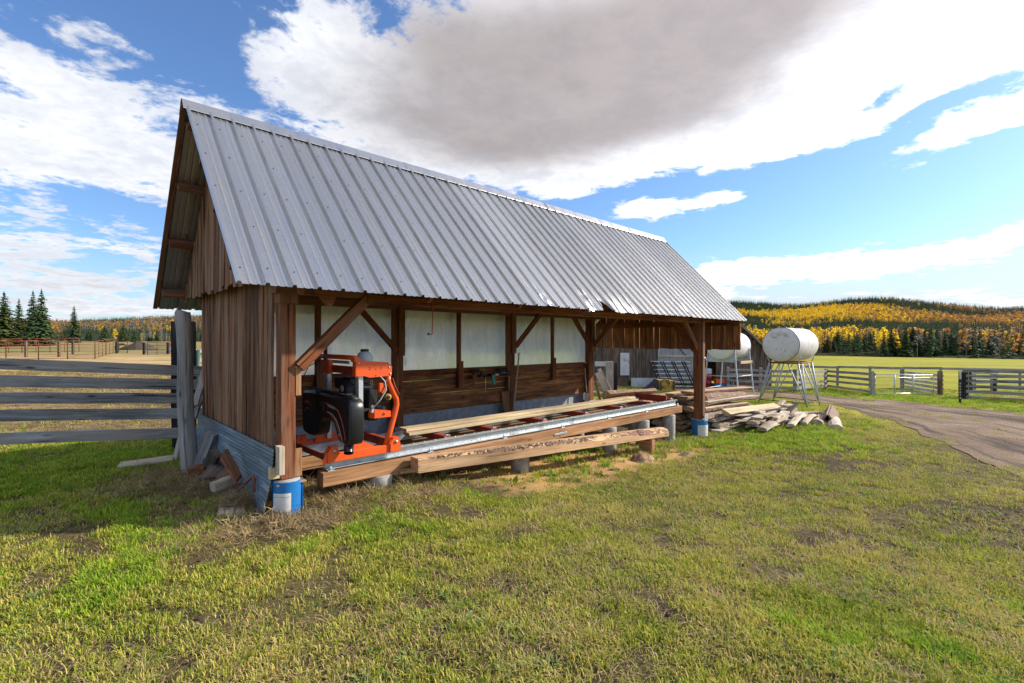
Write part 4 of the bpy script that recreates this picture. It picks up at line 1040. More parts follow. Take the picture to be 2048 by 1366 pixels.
# bark edged beam
bm_a, bm_b = W(1.335, -.03, .0), W(6.25, -.33, .0)
zb0, zb1 = .155, -.055
beam = empty('bark_edged_beam', (bm_a + bm_b) / 2); tag(beam, 'long fresh sawn beam with ragged bark along its upper edge before the track', 'beam')
mb = MB(); n = 44; d = (bm_b - bm_a).normalized(); sdv = Vector((d.y, -d.x, 0)); ctr = (bm_a + bm_b) / 2
V = []; Gv = []
for i in range(n + 1):
    k = i / n; p = bm_a.lerp(bm_b, k) - ctr; zb = zb0 + (zb1 - zb0) * k
    h = .160 - .02 * k; wn = .012 + .062 * k ** 1.1 + .014 * math.sin(k * 23) * (.3 + k); wn2 = wn * 1.25
    for (s_, z_) in ((.085, 0), (.085, h - max(wn, .004)), (.085 - wn2 * .45, h - wn * .42), (.085 - wn2 * 1.25, h), (-.085, h), (-.085, 0)):
        jj = random.uniform(-.002, .002); q = p + sdv * (s_ + jj); V.append((q.x, q.y, zb + z_ + jj)); Gv.append((k * 5, s_ + 3, z_))
m6 = 6; F = []; mi = []
for i in range(n):
    for j in range(6):
        F.append((i * m6 + j, i * m6 + (j + 1) % 6, (i + 1) * m6 + (j + 1) % 6, (i + 1) * m6 + j)); mi.append(1 if j in (1, 2) else 0)
F += [tuple(range(6))[::-1], tuple(n * m6 + j for j in range(6))]; mi += [0, 0]
mb.add(V, F, mi, Gv); mb.obj('sawn_body', [M['fresh'], M['wane']], beam)
mb = MB()      # flakes of loose bark standing off the edge
for i in range(420):
    k = random.uniform(.02, .99) ** .8; p = bm_a.lerp(bm_b, k) - ctr; zb = zb0 + (zb1 - zb0) * k; h = .160 - .02 * k; wn = .012 + .062 * k ** 1.1
    if float(fbm(k * 40, 1, 6, 5, 2)) < .46 + .1 * (1 - k): continue
    u = random.random(); q = p + sdv * (.085 - wn * 1.4 * u + .002) + Vector((0, 0, zb + h - wn * (1 - u) + .002)); s1 = random.uniform(.008, .030)
    e1 = d * s1; e2 = (sdv * -.6 + Vector((0, 0, .8))) * s1 * .6; nn = (sdv * .7 + Vector((0, 0, .7))) * .009
    mb.add([q - e1, q - e2 + nn, q + e1 * .9, q + e2 + nn * .5, q + nn * 1.6], [(0, 1, 4), (1, 2, 4), (2, 3, 4), (3, 0, 4)], 0)
tag(mb.obj('bark_flakes', M['bark'], beam), kind='stuff')
stick('timber_block', (5.75, -.40, -.15), (5.75, -.16, -.15), .10, .19, 'fir', 'short brown block holding up the far end of the bark edged beam', 'block')
stick('pale_board', (1.55, .50, .473), (6.62, .50, .473), .15, .038, 'pale', 'lower of the two long pale boards lying on the saw track', 'board', 'pale boards on the saw track', bow=.004)
stick('pale_board', (1.56, .60, .513), (6.60, .57, .513), .19, .036, 'pale', 'upper of the two long pale boards lying on the saw track', 'board', 'pale boards on the saw track', bow=.006)

# ------------------------------------------------------------------ saw track
track = local_thing('saw_track', 0, 0, 0); tag(track, 'long galvanised saw track with dull red cross bunks', 'track')
def rail(y, sgn):
    pr = [(-.030, -.055), (.030, -.055), (.030, -.045), (-.018, -.047), (-.018, .040), (.030, .045), (.030, .055), (-.030, .055)]
    pr = [(a * sgn, b) for a, b in pr]
    for xa, xb in ((.42, 3.0), (3.005, 5.4), (5.405, 7.62)):
        MB().sweep(pr, [(xa, y, .365), (xb, y, .365)]).obj('rail', M['galv'], track)
rail(.17, 1); rail(.95, -1)
mb = MB()
for k in range(48):
    x = .5 + k * .15
    for z in (.402, .335): mb.lathe([(.008, 0), (.008, .008), (.003, .010), (0, .010)][::-1], (x, .158, z), 6, 'Y')
    mb.lathe([(.007, 0), (.007, .007), (0, .009)], (x + .05, .180, .420), 6)
tag(mb.obj('rail_bolts', M['galv'], track), kind='stuff')
for k in range(7):
    x = .46 + k * 1.19
    for y in (.17, .95):
        mb = MB(); mb.tube([(x, y - .035 if y < .5 else y + .035, .294), (x, y - .035 if y < .5 else y + .035, .345)], .009, 6); mb.box((x, y - .03 if y < .5 else y + .03, .299), .07, .06, .008); mb.box((x, y - .04 if y < .5 else y + .04, .330), .03, .02, .012); mb.obj('levelling_foot', M['galv'], track)
for x in (1.95, 2.72, 3.72, 4.72, 5.72, 6.72, 7.5):
    b = MB(); b.bar((x, .20, .405), (x, .92, .405), .10, .075); o = b.obj('cross_bunk', M['redsteel'], track)
    mb = MB(); mb.box((x + .02, .235, .435), .05, .04, .03); mb.lathe([(.014, 0), (.014, .02), (0, .022)], (x + .03, .21, .44), 6, 'Y'); mb.obj('bunk_bracket', M['galv'], o)
MB().bar((7.30, .21, .475), (7.30, .93, .475), .03, .09).obj('end_stop', M['redsteel'], track)

# ------------------------------------------------------------------ saw head
saw = local_thing('sawmill_head', .8, .5, 0); tag(saw, 'orange portable sawmill head with black blade housing', 'sawmill')
def sm(mb, name, mat, par=None):
    for i, v in enumerate(mb.v): mb.v[i] = (v[0] - .8, v[1] - .5, v[2])
    return mb.obj(name, M[mat], par or saw)
# front and rear base bars with wheel brackets
for (y, s_) in ((.105, -1), (.99, 1)):
    mb = MB(); mb.bar((.44, y, .432), (1.21, y, .432), .045, .085, ch=.004); base = sm(mb, 'base_bar', 'orange')
    if y < .5:
        for (x, nm) in ((.44, 0), (1.13, 1)):
            mb = MB(); mb.prism([(x - .04, .40), (x + .09, .40), (x + .085, .47), (x + .055, .545), (x - .0, .545), (x - .035, .50)], 'Y', y - .045, y - .035); mb.prism([(x - .04, .40), (x + .09, .40), (x + .085, .47), (x + .055, .545), (x - .0, .545), (x - .035, .50)], 'Y', y + .035, y + .045)
            mb.box((x + .03, y, .548), .075, .09, .006); sm(mb, 'wheel_bracket', 'orange')
            mb = MB(); mb.lathe([(.016, 0), (.016, .012), (0, .014)], (x + .03, y - .047, .505), 6, 'Y'); 
            mb = MB(); mb.lathe([(0, -.016), (.016, -.014), (.016, 0)], (x + .03, y - .045, .505), 6, 'Y'); sm(mb, 'bolt', 'galv')
        mb = MB(); mb.prism([(.66, .472), (.95, .472), (.80, .55), (.74, .61), (.68, .60)], 'Y', y - .006, y + .006); sm(mb, 'gusset', 'orange')
        mb = MB(); mb.lathe([(.05, -.02), (.055, -.016), (.055, .016), (.05, .02)], (.44, y, .44), 18, 'Y'); sm(mb, 'roller_wheel', 'galv')
        mb = MB(); mb.prism([(.36, .385), (.44, .385), (.44, .50), (.40, .49), (.36, .43)], 'Y', y - .03, y - .02); sm(mb, 'wheel_guard', 'orange')
    else:
        mb = MB(); mb.box((.46, y - .06, .50), .10, .03, .10); mb.lathe([(0, -.016), (.014, -.014), (.014, 0)], (.46, y - .075, .50), 6, 'Y'); sm(mb, 'wheel_bracket', 'orange')
        mb = MB(); mb.prism([(.62, .44), (.86, .44), (.84, .54), (.76, .60), (.64, .60)], 'Y', y - .05, y - .03); sm(mb, 'gusset', 'orange')
# cross members between the bars
mb = MB(); mb.bar((.46, .13, .405), (.46, .97, .405), .10, .012); mb.bar((.415, .13, .43), (.415, .97, .43), .008, .06); sm(mb, 'cross_member', 'redsteel')
mb = MB(); mb.bar((1.19, .13, .44), (1.19, .97, .44), .012, .09); mb.bar((1.22, .13, .485), (1.22, .97, .485), .06, .008); sm(mb, 'cross_member', 'redsteel')
# masts
mb = MB(); mb.bar((.775, .15, .47), (.775, .15, 1.30), .075, .055, up=(1, 0, 0), ch=.006); sm(mb, 'mast', 'alum')
mb = MB(); mb.bar((.775, .95, .47), (.775, .95, 1.545), .075, .055, up=(1, 0, 0), ch=.006); mast2 = sm(mb, 'mast', 'alum')
mb = MB(); mb.bar((.745, .95, 1.38), (.745, .95, 1.548), .080, .02, up=(1, 0, 0)); sm(mb, 'mast_cap', 'darkiron')
# head frame plates
mb = MB(); mb.prism([(.71, 1.235), (.80, 1.235), (.86, 1.215), (1.12, 1.225), (1.125, 1.33), (1.07, 1.375), (.95, 1.385), (.71, 1.395)], 'Y', .085, .095, ch=.003)
mb.prism([(.71, 1.39), (1.07, 1.372), (1.12, 1.33), (1.12, 1.325), (.71, 1.384)], 'Y', .095, .15); mb.prism([(.704, 1.235), (.71, 1.235), (.71, 1.395), (.704, 1.395)], 'Y', .085, .16); plate = sm(mb, 'side_plate', 'orange')
mb = MB()
for (x, z) in ((.86, 1.305), (.86, 1.325), (.93, 1.305), (.99, 1.305), (.99, 1.325), (.93, 1.235)): mb.lathe([(0, -.002), (.006, -.002), (.006, 0)], (x, .0845, z), 8, 'Y')
sm(mb, 'bolt_holes', 'black', plate)
mb = MB()
for (x, z) in ((.735, 1.375), (1.10, 1.25), (1.09, 1.32)): mb.lathe([(0, -.006), (.010, -.006), (.010, 0)], (x, .0845, z), 6, 'Y')
sm(mb, 'bolt', 'galv', plate)
mb = MB(); mb.bar((.76, .16, 1.29), (.76, .92, 1.29), .012, .085); mb.bar((.80, .16, 1.28), (.80, .92, 1.28), .05, .06); sm(mb, 'cross_beam', 'redsteel')  # orange beam coloured dull red, standing in for shade in the recess
mb = MB(); mb.bar((.735, .78, 1.31), (.735, 1.0, 1.31), .05, .16); mb.lathe([(0, -.008), (.012, -.006), (.012, 0)], (.72, .88, 1.33), 6, 'Y'); sm(mb, 'mast_bracket', 'orange')
mb = MB(); mb.box((.73, .50, 1.375), .012, .42, .035); sm(mb, 'control_panel', 'alum')
# push bar over the head
mb = MB(); mb.tube([(.73, .13, 1.425), (.71, .30, 1.43), (.69, .75, 1.432), (.68, 1.22, 1.428)], .026, 12); sm(mb, 'push_bar', 'orange')
mb = MB(); mb.tube([(.68, 1.22, 1.428), (.70, 1.34, 1.424), (.76, 1.38, 1.42)], .022, 10); sm(mb, 'bar_grip', 'black')
mb = MB(); mb.prism([(.70, 1.385), (.82, 1.385), (.74, 1.435), (.70, 1.435)], 'Y', .10, .108); mb.prism([(.12, 1.385), (.20, 1.385), (.16, 1.44)], 'X', .70, .708); sm(mb, 'bar_bracket', 'orange')
# bent rear leg
def leg(y):
    mb = MB(); P0 = [(1.09, y, 1.25), (1.10, y, 1.16), (1.155, y, 1.04), (1.195, y, .96), (1.20, y, .90), (1.175, y, .80), (1.12, y, .62), (1.065, y, .46)]
    mb.tube(P0, .031, 14); return sm(mb, 'bent_leg', 'orange')
leg(.12); leg(.98)
mb = MB(); mb.tube([(1.13, .085, 1.20), (1.165, .085, 1.10), (1.215, .085, 1.01)], .006, 5); sm(mb, 'brake_line', 'redsteel')
# water tank
mb = MB(); mb.lathe([(.08, 1.34), (.092, 1.38), (.088, 1.43), (.065, 1.475), (.040, 1.49)], (.93, .34, 0), 20); sm(mb, 'water_tank', 'tankp')
mb = MB(); mb.lathe([(.042, 1.488), (.045, 1.494), (.045, 1.510), (.040, 1.516), (0, 1.517)], (.93, .34, 0), 18); sm(mb, 'tank_cap', 'black')
# engine
mb = MB(); mb.box((.95, .58, 1.02), .26, .30, .20, .03); mb.box((.95, .60, 1.15), .22, .20, .10, .03); mb.lathe([(.10, -.02), (.115, 0), (.115, .05), (.09, .07)], (.78, .52, 1.05), 20, 'X'); eng = sm(mb, 'engine', 'engine')
mb = MB(); mb.lathe([(.075, -.03), (.08, -.02), (.06, -.01)], (.80, .50, 1.07), 20, 'X'); mb.box((.84, .70, 1.13), .14, .12, .12, .02); sm(mb, 'starter_cover', 'black', eng)
mb = MB(); mb.lathe([(.036, -.052), (.040, -.05), (.040, -.045), (.036, -.043)], (.79, .50, 1.08), 18, 'X'); sm(mb, 'starter_ring', 'decal_w', eng)
mb = MB()
for k in range(6): mb.box((.95, .40, .95 + k * .028), .16, .05, .010)
sm(mb, 'cooling_fins', 'alum', eng)
mb = MB(); mb.box((.98, .30, .90), .10, .12, .34, .01); mb.box((.93, .50, .86), .38, .56, .03); sm(mb, 'saw_frame', 'black')
mb = MB(); mb.box((1.02, .14, 1.10), .05, .04, .10, .006); mb.bar((1.02, .12, 1.04), (1.10, .12, 1.15), .02, .02); sm(mb, 'throttle_bracket', 'orange')
mb = MB(); mb.lathe([(.02, -.012), (.038, -.008), (.038, .008), (.02, .012)], (1.06, .06, 1.00), 16, 'Y'); pul = sm(mb, 'pulley', 'yellow')
mb = MB(); mb.lathe([(.01, -.018), (.020, -.016), (.020, .016), (.01, .018)], (1.06, .06, 1.00), 12, 'Y'); sm(mb, 'pulley_hub', 'black', pul)
mb = MB(); mb.prism([(.92, .775), (1.12, .775), (1.12, .84), (.95, .865), (.92, .865)], 'Y', .10, .24, ch=.004); mb.lathe([(0, -.014), (.012, -.012), (.012, 0)], (1.04, .10, .82), 6, 'Y'); sm(mb, 'blade_guide_box', 'orange')
mb = MB(); mb.bar((.905, .12, .84), (.905, .12, .92), .03, .03, up=(1, 0, 0)); sm(mb, 'guide_clamp', 'alum')
for (a, b, nm) in (((.885, .11, .87), (.885, .11, 1.23), 0), ((.905, .11, .87), (.905, .11, 1.23), 0), ((.93, .11, .90), (1.06, .07, 1.20), 0)):
    mb = MB(); mb.tube([a, b], .0035, 5); sm(mb, 'lift_cable', 'darkiron')
mb = MB(); mb.tube([(.98, .09, 1.23), (1.03, .07, 1.17), (1.04, .06, 1.08), (.98, .07, .98), (.90, .10, .88)], .006, 6); sm(mb, 'throttle_cable', 'tankp')
mb = MB(); mb.tube([(.69, .95, 1.39), (.64, 1.20, 1.30), (.62, 1.36, 1.12), (.62, 1.33, .98), (.64, 1.25, .92)], .005, 6); sm(mb, 'hanging_cable', 'black')
# black blade housing: an arch with a round lobe at each end
arch = [(-.170, .93), (-.150, 1.00), (-.10, 1.028), (.2, 1.040), (.5, 1.045), (.8, 1.045), (1.04, 1.035), (1.09, 1.00), (1.105, .93), (1.09, .70), (1.075, .60), (1.03, .56), (.90, .545), (.72, .555), (.66, .59), (.62, .70), (.57, .765), (.50, .785), (.30, .79), (.235, .765), (.18, .70), (.13, .62), (.08, .580), (-.05, .570), (-.13, .585), (-.165, .64)]
def housing(x0_, x1_, ch):
    mb = MB()
    n = len(arch); rings = [(x0_ + ch * .0, ch), (x0_ + ch * .35, ch * .35), (x0_ + ch, 0), (x1_ - ch * .6, 0), (x1_, ch * .5)]
    V = []
    for (x, inset) in rings:
        for i, p in enumerate(arch):
            a = Vector(arch[i - 1]); b = Vector(arch[(i + 1) % n]); tg = (b - a).normalized(); nr = Vector((tg.y, -tg.x)); V.append((x, p[0] + nr.x * inset, p[1] + nr.y * inset))
    F = [(i * n + k, i * n + (k + 1) % n, (i + 1) * n + (k + 1) % n, (i + 1) * n + k) for i in range(len(rings) - 1) for k in range(n)]
    # front and back faces as strips between the upper and lower outline
    mb.add(V, F, 0, smooth=True)
    mb.add([V[k] for k in range(n)], [tuple(range(n))[::-1]], 0); mb.add([V[(len(rings) - 1) * n + k] for k in range(n)], [tuple(range(n))], 0)
    return mb
hs = sm(housing(.525, .675, .022), 'blade_housing', 'blackp')
mb = MB(); mb.bar((.60, -.11, 1.052), (.60, 1.04, 1.062), .05, .014); 
for y in (.02, .40, .78, .98): mb.box((.60, y, 1.066), .07, .03, .014)
mb.bar((.60, .66, 1.06), (.60, .69, .60), .16, .02, up=(0, 1, 0)); sm(mb, 'housing_strap', 'black', hs)
mb = MB(); mb.tube([(.52, .50, .96), (.515, .56, .86)], .010, 6); mb.tube([(.515, .70, 1.0), (.51, .66, .85)], .012, 6); sm(mb, 'latch_handle', 'black', hs)
def decal(pts, w, mat, x=.5215):
    mb = MB(); n = len(pts); V = []
    for i, p in enumerate(pts):
        a = Vector(pts[max(i - 1, 0)]); b = Vector(pts[min(i + 1, n - 1)]); tg = (b - a).normalized(); nr = Vector((-tg.y, tg.x)); k = w * (.35 + .65 * math.sin(math.pi * min(1, (i + .6) / n)))
        V += [(x, p[0] - nr.x * k, p[1] - nr.y * k), (x - .0015, p[0] + nr.x * k, p[1] + nr.y * k)]
    mb.add(V, [(2 * i, 2 * i + 1, 2 * i + 3, 2 * i + 2) for i in range(n - 1)]); return sm(mb, 'decal_stripe', mat, hs)
decal([(.43, .955), (.35, .945), (.20, .925), (.10, .90), (.02, .82), (-.04, .72), (-.07, .62)], .007, 'decal_o')
decal([(.36, .865), (.24, .85), (.14, .80), (.07, .72), (.02, .64), (0, .60)], .006, 'decal_w')
decal([(.40, .86), (.27, .835), (.17, .79), (.10, .71), (.05, .62)], .004, 'decal_o')
decal([(.46, .96), (.47, .91), (.46, .86)], .006, 'decal_o')
decal([(1.03, .915), (.90, .905), (.80, .895), (.76, .86)], .006, 'decal_o'); decal([(1.0, .80), (.93, .85), (.84, .85)], .004, 'decal_w')
mb = MB(); mb.box((.5205, .27, .925), .003, .16, .030); mb.box((.5205, .91, .925), .003, .12, .022); 
for i, v in enumerate(mb.v): mb.v[i] = (v[0], v[1], v[2] - (v[1] - .27) * -.10 if v[1] < .5 else v[2])
sm(mb, 'decal_badge', 'inkgrey', hs)
mb = MB(); mb.lathe([(0, -.004), (.018, -.004), (.018, 0)], (.522, .075, .655), 16, 'X'); sm(mb, 'round_badge', 'decal_o', hs)
mb = MB(); mb.tube([(.60, .0, .60), (.575, -.03, .54), (.56, -.06, .49)], .047, 18, cap=False); mb.tube([(.60, .0, .60), (.575, -.03, .54), (.56, -.06, .49)], .040, 18, cap=False); sm(mb, 'sawdust_chute', 'blackp', hs)

# ------------------------------------------------------------------ old barn in the back
BY = 24.0
def bx(px): return (px - 1024) / FPX * BY
def bz(py): return EYE + (683 - py) / FPX * BY
barn = empty('old_barn', (bx(1350), BY, -.75)); tag(barn, 'low weathered board barn with a pale door behind the slab pile', 'barn')
def bp(px, py, dy=0.): return Vector((bx(px) - bx(1350), dy, bz(py) + .75))
rx_, rz_ = bx(1374) - bx(1350), bz(556) + .75
def barn_top(x):
    return rz_ - (x - rx_) * .93 if x > rx_ else rz_ + (x - rx_) * .55
xs = [bx(1140) - bx(1350)]; xe = bx(1541) - bx(1350)
while xs[-1] < xe - .1: xs.append(xs[-1] + random.uniform(.16, .25))
dl, dr = bx(1315) - bx(1350), bx(1386) - bx(1350); ol, orr = bx(1400) - bx(1350), bx(1436) - bx(1350)
for a, b in zip(xs, xs[1:]):
    xm = (a + b) / 2
    z0 = -.2 + (.6 if xm < bx(1312) - bx(1350) and xm > bx(1258) - bx(1350) else 0)
    if dl < xm < dr: z0 = bz(640) + .75
    if ol < xm < orr: z0 = bz(655) + .75
    zt = barn_top(xm)
    if z0 > zt - .1: continue
    mb = MB(); mb.bar((xm, random.uniform(-.01, .01), z0), (xm, random.uniform(-.01, .01), zt), b - a - random.choice([.004, .012, .02]), .025, up=(0, 1, 0)); mb.obj('siding_board', M['greybrown'], barn)
mb = MB()      # dark depth behind the boards and the open doorway
mb.box(((bx(1140) + xe + bx(1350)) / 2 - bx(1350), 6.0, 1.0), xe - (bx(1140) - bx(1350)), .05, 2.2); mb.obj('rear_wall', M['greybrown'], barn)
mb = MB(); mb.bar((bx(1140) - bx(1350), .1, 1.0), (bx(1140) - bx(1350), 6, 1.0), .05, 2.2); mb.bar((xe - .05, .1, .75), (xe - .05, 6, .75), .05, 1.5); mb.obj('side_wall', M['greybrown'], barn)
for (xa, xb) in ((rx_ - .03, xe + .35), (rx_ + .03, bx(1130) - bx(1350))):
    za, zb = barn_top(xa) + .06, barn_top(xb) + .06
    for k in range(10):
        ya, yb = -.35 + k * .68, -.35 + (k + 1) * .68 - .01
        mb = MB(); mb.add([(xa, ya, za), (xb, ya, zb), (xb, yb, zb), (xa, yb, za), (xa, ya, za + .04), (xb, ya, zb + .04), (xb, yb, zb + .04), (xa, yb, za + .04)], [(0, 1, 2, 3), (4, 5, 6, 7), (0, 1, 5, 4), (2, 3, 7, 6), (1, 2, 6, 5), (0, 3, 7, 4)]); mb.obj('roof_sheet', M['greybrown'], barn)
    MB().bar((xa, -.36, za - .06), (xb, -.36, zb - .06), .03, .12, up=(0, 1, 0)).obj('barge_board', M['grey'], barn)
door = empty('barn_door', (0, 0, 0)); door.parent = barn
n = 9
for k in range(n):
    a = dl + (dr - dl) * k / n; mb = MB(); mb.bar((a + .09, -.05, .25), (a + .09, -.05, bz(650) + .75), (dr - dl) / n - .008, .02, up=(0, 1, 0)); mb.obj('door_board', M['greydoor'], door)
for py in (712, 762): MB().bar((dl, -.075, bz(py) + .75), (dr, -.075, bz(py) + .75), .02, .12).obj('door_rail', M['silver'], door)
MB().bar((dl + .1, -.09, bz(762) + .75), (dr - .1, -.09, bz(712) + .75), .015, .09).obj('door_brace', M['silver'], door)
MB().bar((bx(1356) - bx(1350), -.10, bz(696) + .75), (bx(1370) - bx(1350), -.10, bz(711) + .75), .01, .05).obj('door_strap', M['darkiron'], door)
mb = MB(); mb.box(tuple(bp(1249, 728, -.06)), bx(1258) - bx(1240), .02, bz(706) - bz(751)); mb.obj('wall_panel', M['whitesheet'], barn)
mb = MB(); mb.box(((bx(1287) - bx(1350)), -.03, .32), bx(1312) - bx(1262), .02, .45); mb.obj('wall_flashing', M['whitesheet'], barn)
# things by the barn
def yard(px, Y, dz=0.): x = (px - 1024) / FPX * Y; return Vector((x, Y, G(x, Y) + dz))
g = empty('leaning_gate', yard(1350, 23.3)); tag(g, 'silver tube gate with dark uprights leaning on the pale barn door', 'gate')
for k in range(7): MB().tube([(-.90 - .02 * k + .13 * (6 - k) * .3, .55 - .07 * (6 - k), .10 + k * .195 - .0), (.92, .55 - .07 * (6 - k), .08 + k * .195)], .030, 6).obj('gate_rail', M['tank2'], g)
for x in (-.85, -.72, -.32, -.20, .22, .33, .72, .84): MB().bar((x + .22, .10, .03), (x - .22, .50, 1.28), .03, .05).obj('gate_upright', M['black'], g)
b = empty('loader_bucket', yard(1318, 22.2, .0), R(-4)); tag(b, 'worn yellow loader bucket lying in the grass before the barn', 'bucket')
mb = MB(); mb.prism([(-.35, .02), (.45, .02), (.50, .30), (.40, .50), (.10, .52)], 'Y', -.30, -.27); mb.prism([(-.35, .02), (.45, .02), (.50, .30), (.40, .50), (.10, .52)], 'Y', .55, .58); mb.obj('side_plate', M['darkiron'], b)
mb = MB(); mb.add([(-.1, -.32, .50), (.62, -.34, .46), (.66, -.36, .03), (-.05, -.34, .02), (-.1, .5, .50), (.62, .5, .46), (.66, .5, .03), (-.05, .5, .02)], [(0, 1, 2, 3), (0, 1, 5, 4), (1, 2, 6, 5), (4, 5, 6, 7), (2, 3, 7, 6)]); mb.obj('back_plate', M['yellow'], b)
mb = MB(); mb.prism([(-.62, .02), (-.1, .02), (-.1, .48)], 'Y', -.34, .5); mb.obj('floor_plate', M['darkiron'], b)
for x in (.02, .58): MB().bar((x, -.37, .06), (x - .03, -.37, .44), .05, .04, up=(0, 1, 0)).obj('mounting_ear', M['darkiron'], b)
t = empty('red_drum', yard(1411, 23.6)); tag(t, 'dark red drum with grey top standing in the barn doorway', 'drum')
MB().lathe([(.28, 0), (.28, .28), (.295, .29), (.28, .31), (.28, .55), (.295, .56), (.28, .58), (.28, .75)], n=20).obj('drum_body', M['red_drum'], t); MB().lathe([(.29, .75), (.29, .98), (.2, 1.0)], n=20).obj('grey_lid', M['stand'], t)
t = empty('orange_crate', yard(1438, 23.4)); tag(t, 'small orange and blue crates stacked at the barn doorway', 'crate')
MB().box((0, 0, .15), .45, .3, .28).obj('blue_crate', M['blue'], t); MB().box((.02, 0, .42), .42, .28, .2).obj('orange_crate_top', M['orange'], t)
def stickw(name, p0, p1, w, t, mat, label, cat, group=None, up=(0, 0, 1), seg=5, jit=.003, endmat=None, bow=0.):
    a, b = Vector(p0), Vector(p1); c = (a + b) / 2; mb = MB(); mb.bar(a - c, b - c, w, t, up=up, seg=seg, jit=jit, bow=bow, endmi=1 if endmat else None)
    o = mb.obj(name, [M[mat]] + ([M[endmat]] if endmat else [])); o.location = c; return tag(o, label, cat, group)
gp = 'old timbers propped behind the shed'
Yq = 15.5
stickw('fence_post', yard(1219, Yq, -.2), P(1219, 723, Yq), .20, .20, 'grey', 'thick grey post stub behind the far back corner of the shed', 'post', gp, up=(1, 0, 0))
stickw('fence_post', yard(1230, Yq + .4, -.2), P(1230, 725, Yq + .4), .13, .13, 'blackwood', 'thin dark post right of the thick grey post stub', 'post', gp, up=(1, 0, 0))
stickw('propped_beam', yard(1232, Yq - 1.0, .03), P(1197, 745, Yq - .6), .22, .14, 'silver', 'broad grey beam leaning left against the post stub', 'beam', gp, up=(0, 1, 0))
stickw('propped_plank', yard(1238, Yq - .9, .03), P(1198, 738, Yq - .3), .10, .06, 'silver', 'narrow plank leaning behind the broad grey beam', 'plank', gp, up=(0, 1, 0))
stickw('propped_plank', yard(1207, Yq - 2.4, .03), P(1190, 758, Yq - 2.2), .07, .04, 'fir', 'thin orange brown stick leaning beside the shed corner post', 'plank', gp, up=(0, 1, 0))
for i, py in enumerate((765, 777, 788)): stickw('stacked_board', P(1186, py, Yq - .5), P(1216, py + 5, Yq - .5), .2, .10, 'silver', ['top', 'middle', 'bottom'][i] + ' board of the short grey stack behind the shed corner', 'board', gp)
stickw('blue_board', P(1190, 728, Yq + .2), P(1212, 728, Yq + .2), .03, .15, 'whitesheet', 'pale blue sheet hung between the shed corner and the post stub', 'board', gp)

# ------------------------------------------------------------------ fuel tanks on stands
def tank(name, c, L, D, label, mat, rough):
    """tank lying along the shed direction; c is the centre of the barrel"""
    x, y, z = c; t = empty(name, (x, y, z), SHED_ROT); tag(t, label, 'fuel tank', 'raised white fuel tanks'); r = D / 2
    k = [(0.0, -L / 2 - .02), (r * .6, -L / 2 - .018), (r * .985, -L / 2 - .010)] if rough else [(0.0, -L / 2 - .10), (r * .5, -L / 2 - .09), (r * .85, -L / 2 - .05), (r * .985, -L / 2)]
    prof = k + [(r, -L / 2 + .01), (r, L / 2 - .01)] + [(a, -b) for a, b in k[::-1]]
    MB().lathe(prof, n=48, axis='X').obj('tank_barrel', M[mat], t)
    if rough:
        MB().lathe([(r * .99, -L / 2 - .012), (r * 1.012, -L / 2 - .010), (r * 1.012, -L / 2 + .012), (r, -L / 2 + .014)], n=48, axis='X', cap=False).obj('seam_ring', M['rim'], t)
        for q in (-.33, .0, .34): MB().lathe([(r, q * L - .006), (r * 1.004, q * L), (r, q * L + .006)], n=48, axis='X').obj('weld_seam', M['tank'], t)
        mb = MB(); rr = random.Random(5)
        for k in range(13): 
            a, q = rr.uniform(0, 6.28), rr.uniform(.02, .17); rd = rr.choice([.007, .01, .016])
            mb.lathe([(0, -.003), (rd, -.002), (rd, 0)], (-L / 2 - .017, -.02 + q * math.cos(a) * 1.2, -.10 + q * math.sin(a)), 8, 'X')
        mb.box((-L / 2 - .022, .17, .24), .01, .14, .012); mb.obj('dents_and_holes', M['black'], t)
        MB().lathe([(.04, r), (.04, r + .05), (0, r + .055)], (-.25, .1, 0), 10).obj('filler_cap', M['rim'], t)
    return t, r
def up_tubes(t, name, segs, rad, mat='stand'):
    for a, b in segs: MB().tube([a, b], rad, 6).obj(name, M[mat], t)
T1 = (9.35, 16.20, 1.50); t, r = tank('fuel_tank', T1, 2.05, 1.10, 'rust stained white fuel tank with pocked round end, on splayed pipe legs', 'tank', True)
st = empty('tank_stand', (T1[0], T1[1], 0), SHED_ROT); tag(st, 'splayed pipe stand under the rust stained tank', 'stand', 'steel stands under the tanks')
def wl(p): dx, dy = p[0] - T1[0], p[1] - T1[1]; x, y = UX * dx + UY * dy, -UY * dx + UX * dy; return (x, y, G(p[0], p[1]) - .03)
feet = [wl((8.5, 16.7)), wl((9.6, 17.8)), wl((9.35, 15.3)), wl((10.45, 16.4))]
zt = T1[2] - .55 - .045
tops = [(-.75, .42, zt), (.70, .42, zt), (-.75, -.42, zt), (.70, -.42, zt)]
for f, tp in zip(feet, tops):
    sx = 1 if tp[0] < 0 else -1; sy = 1 if tp[1] < 0 else -1; f = Vector(f)
    MB().tube([f, tp], .028, 6).obj('leg', M['stand'], st); MB().tube([f + Vector((0, 0, .06)), (tp[0] + sx * .42, tp[1], zt)], .018, 6).obj('leg_strut', M['stand'], st); MB().tube([f + Vector((0, 0, .06)), (tp[0], tp[1] + sy * .30, zt)], .018, 6).obj('leg_strut', M['stand'], st)
up_tubes(st, 'top_rail', [(tops[0], tops[1]), (tops[2], tops[3]), (tops[0], tops[2]), (tops[1], tops[3])], .03, 'rust')
lo = [Vector(f).lerp(Vector(tp), .13) for f, tp in zip(feet, tops)]
up_tubes(st, 'low_rail', [(lo[0], lo[1]), (lo[2], lo[3]), (lo[0], lo[2]), (lo[1], lo[3])], .016, 'trunk')
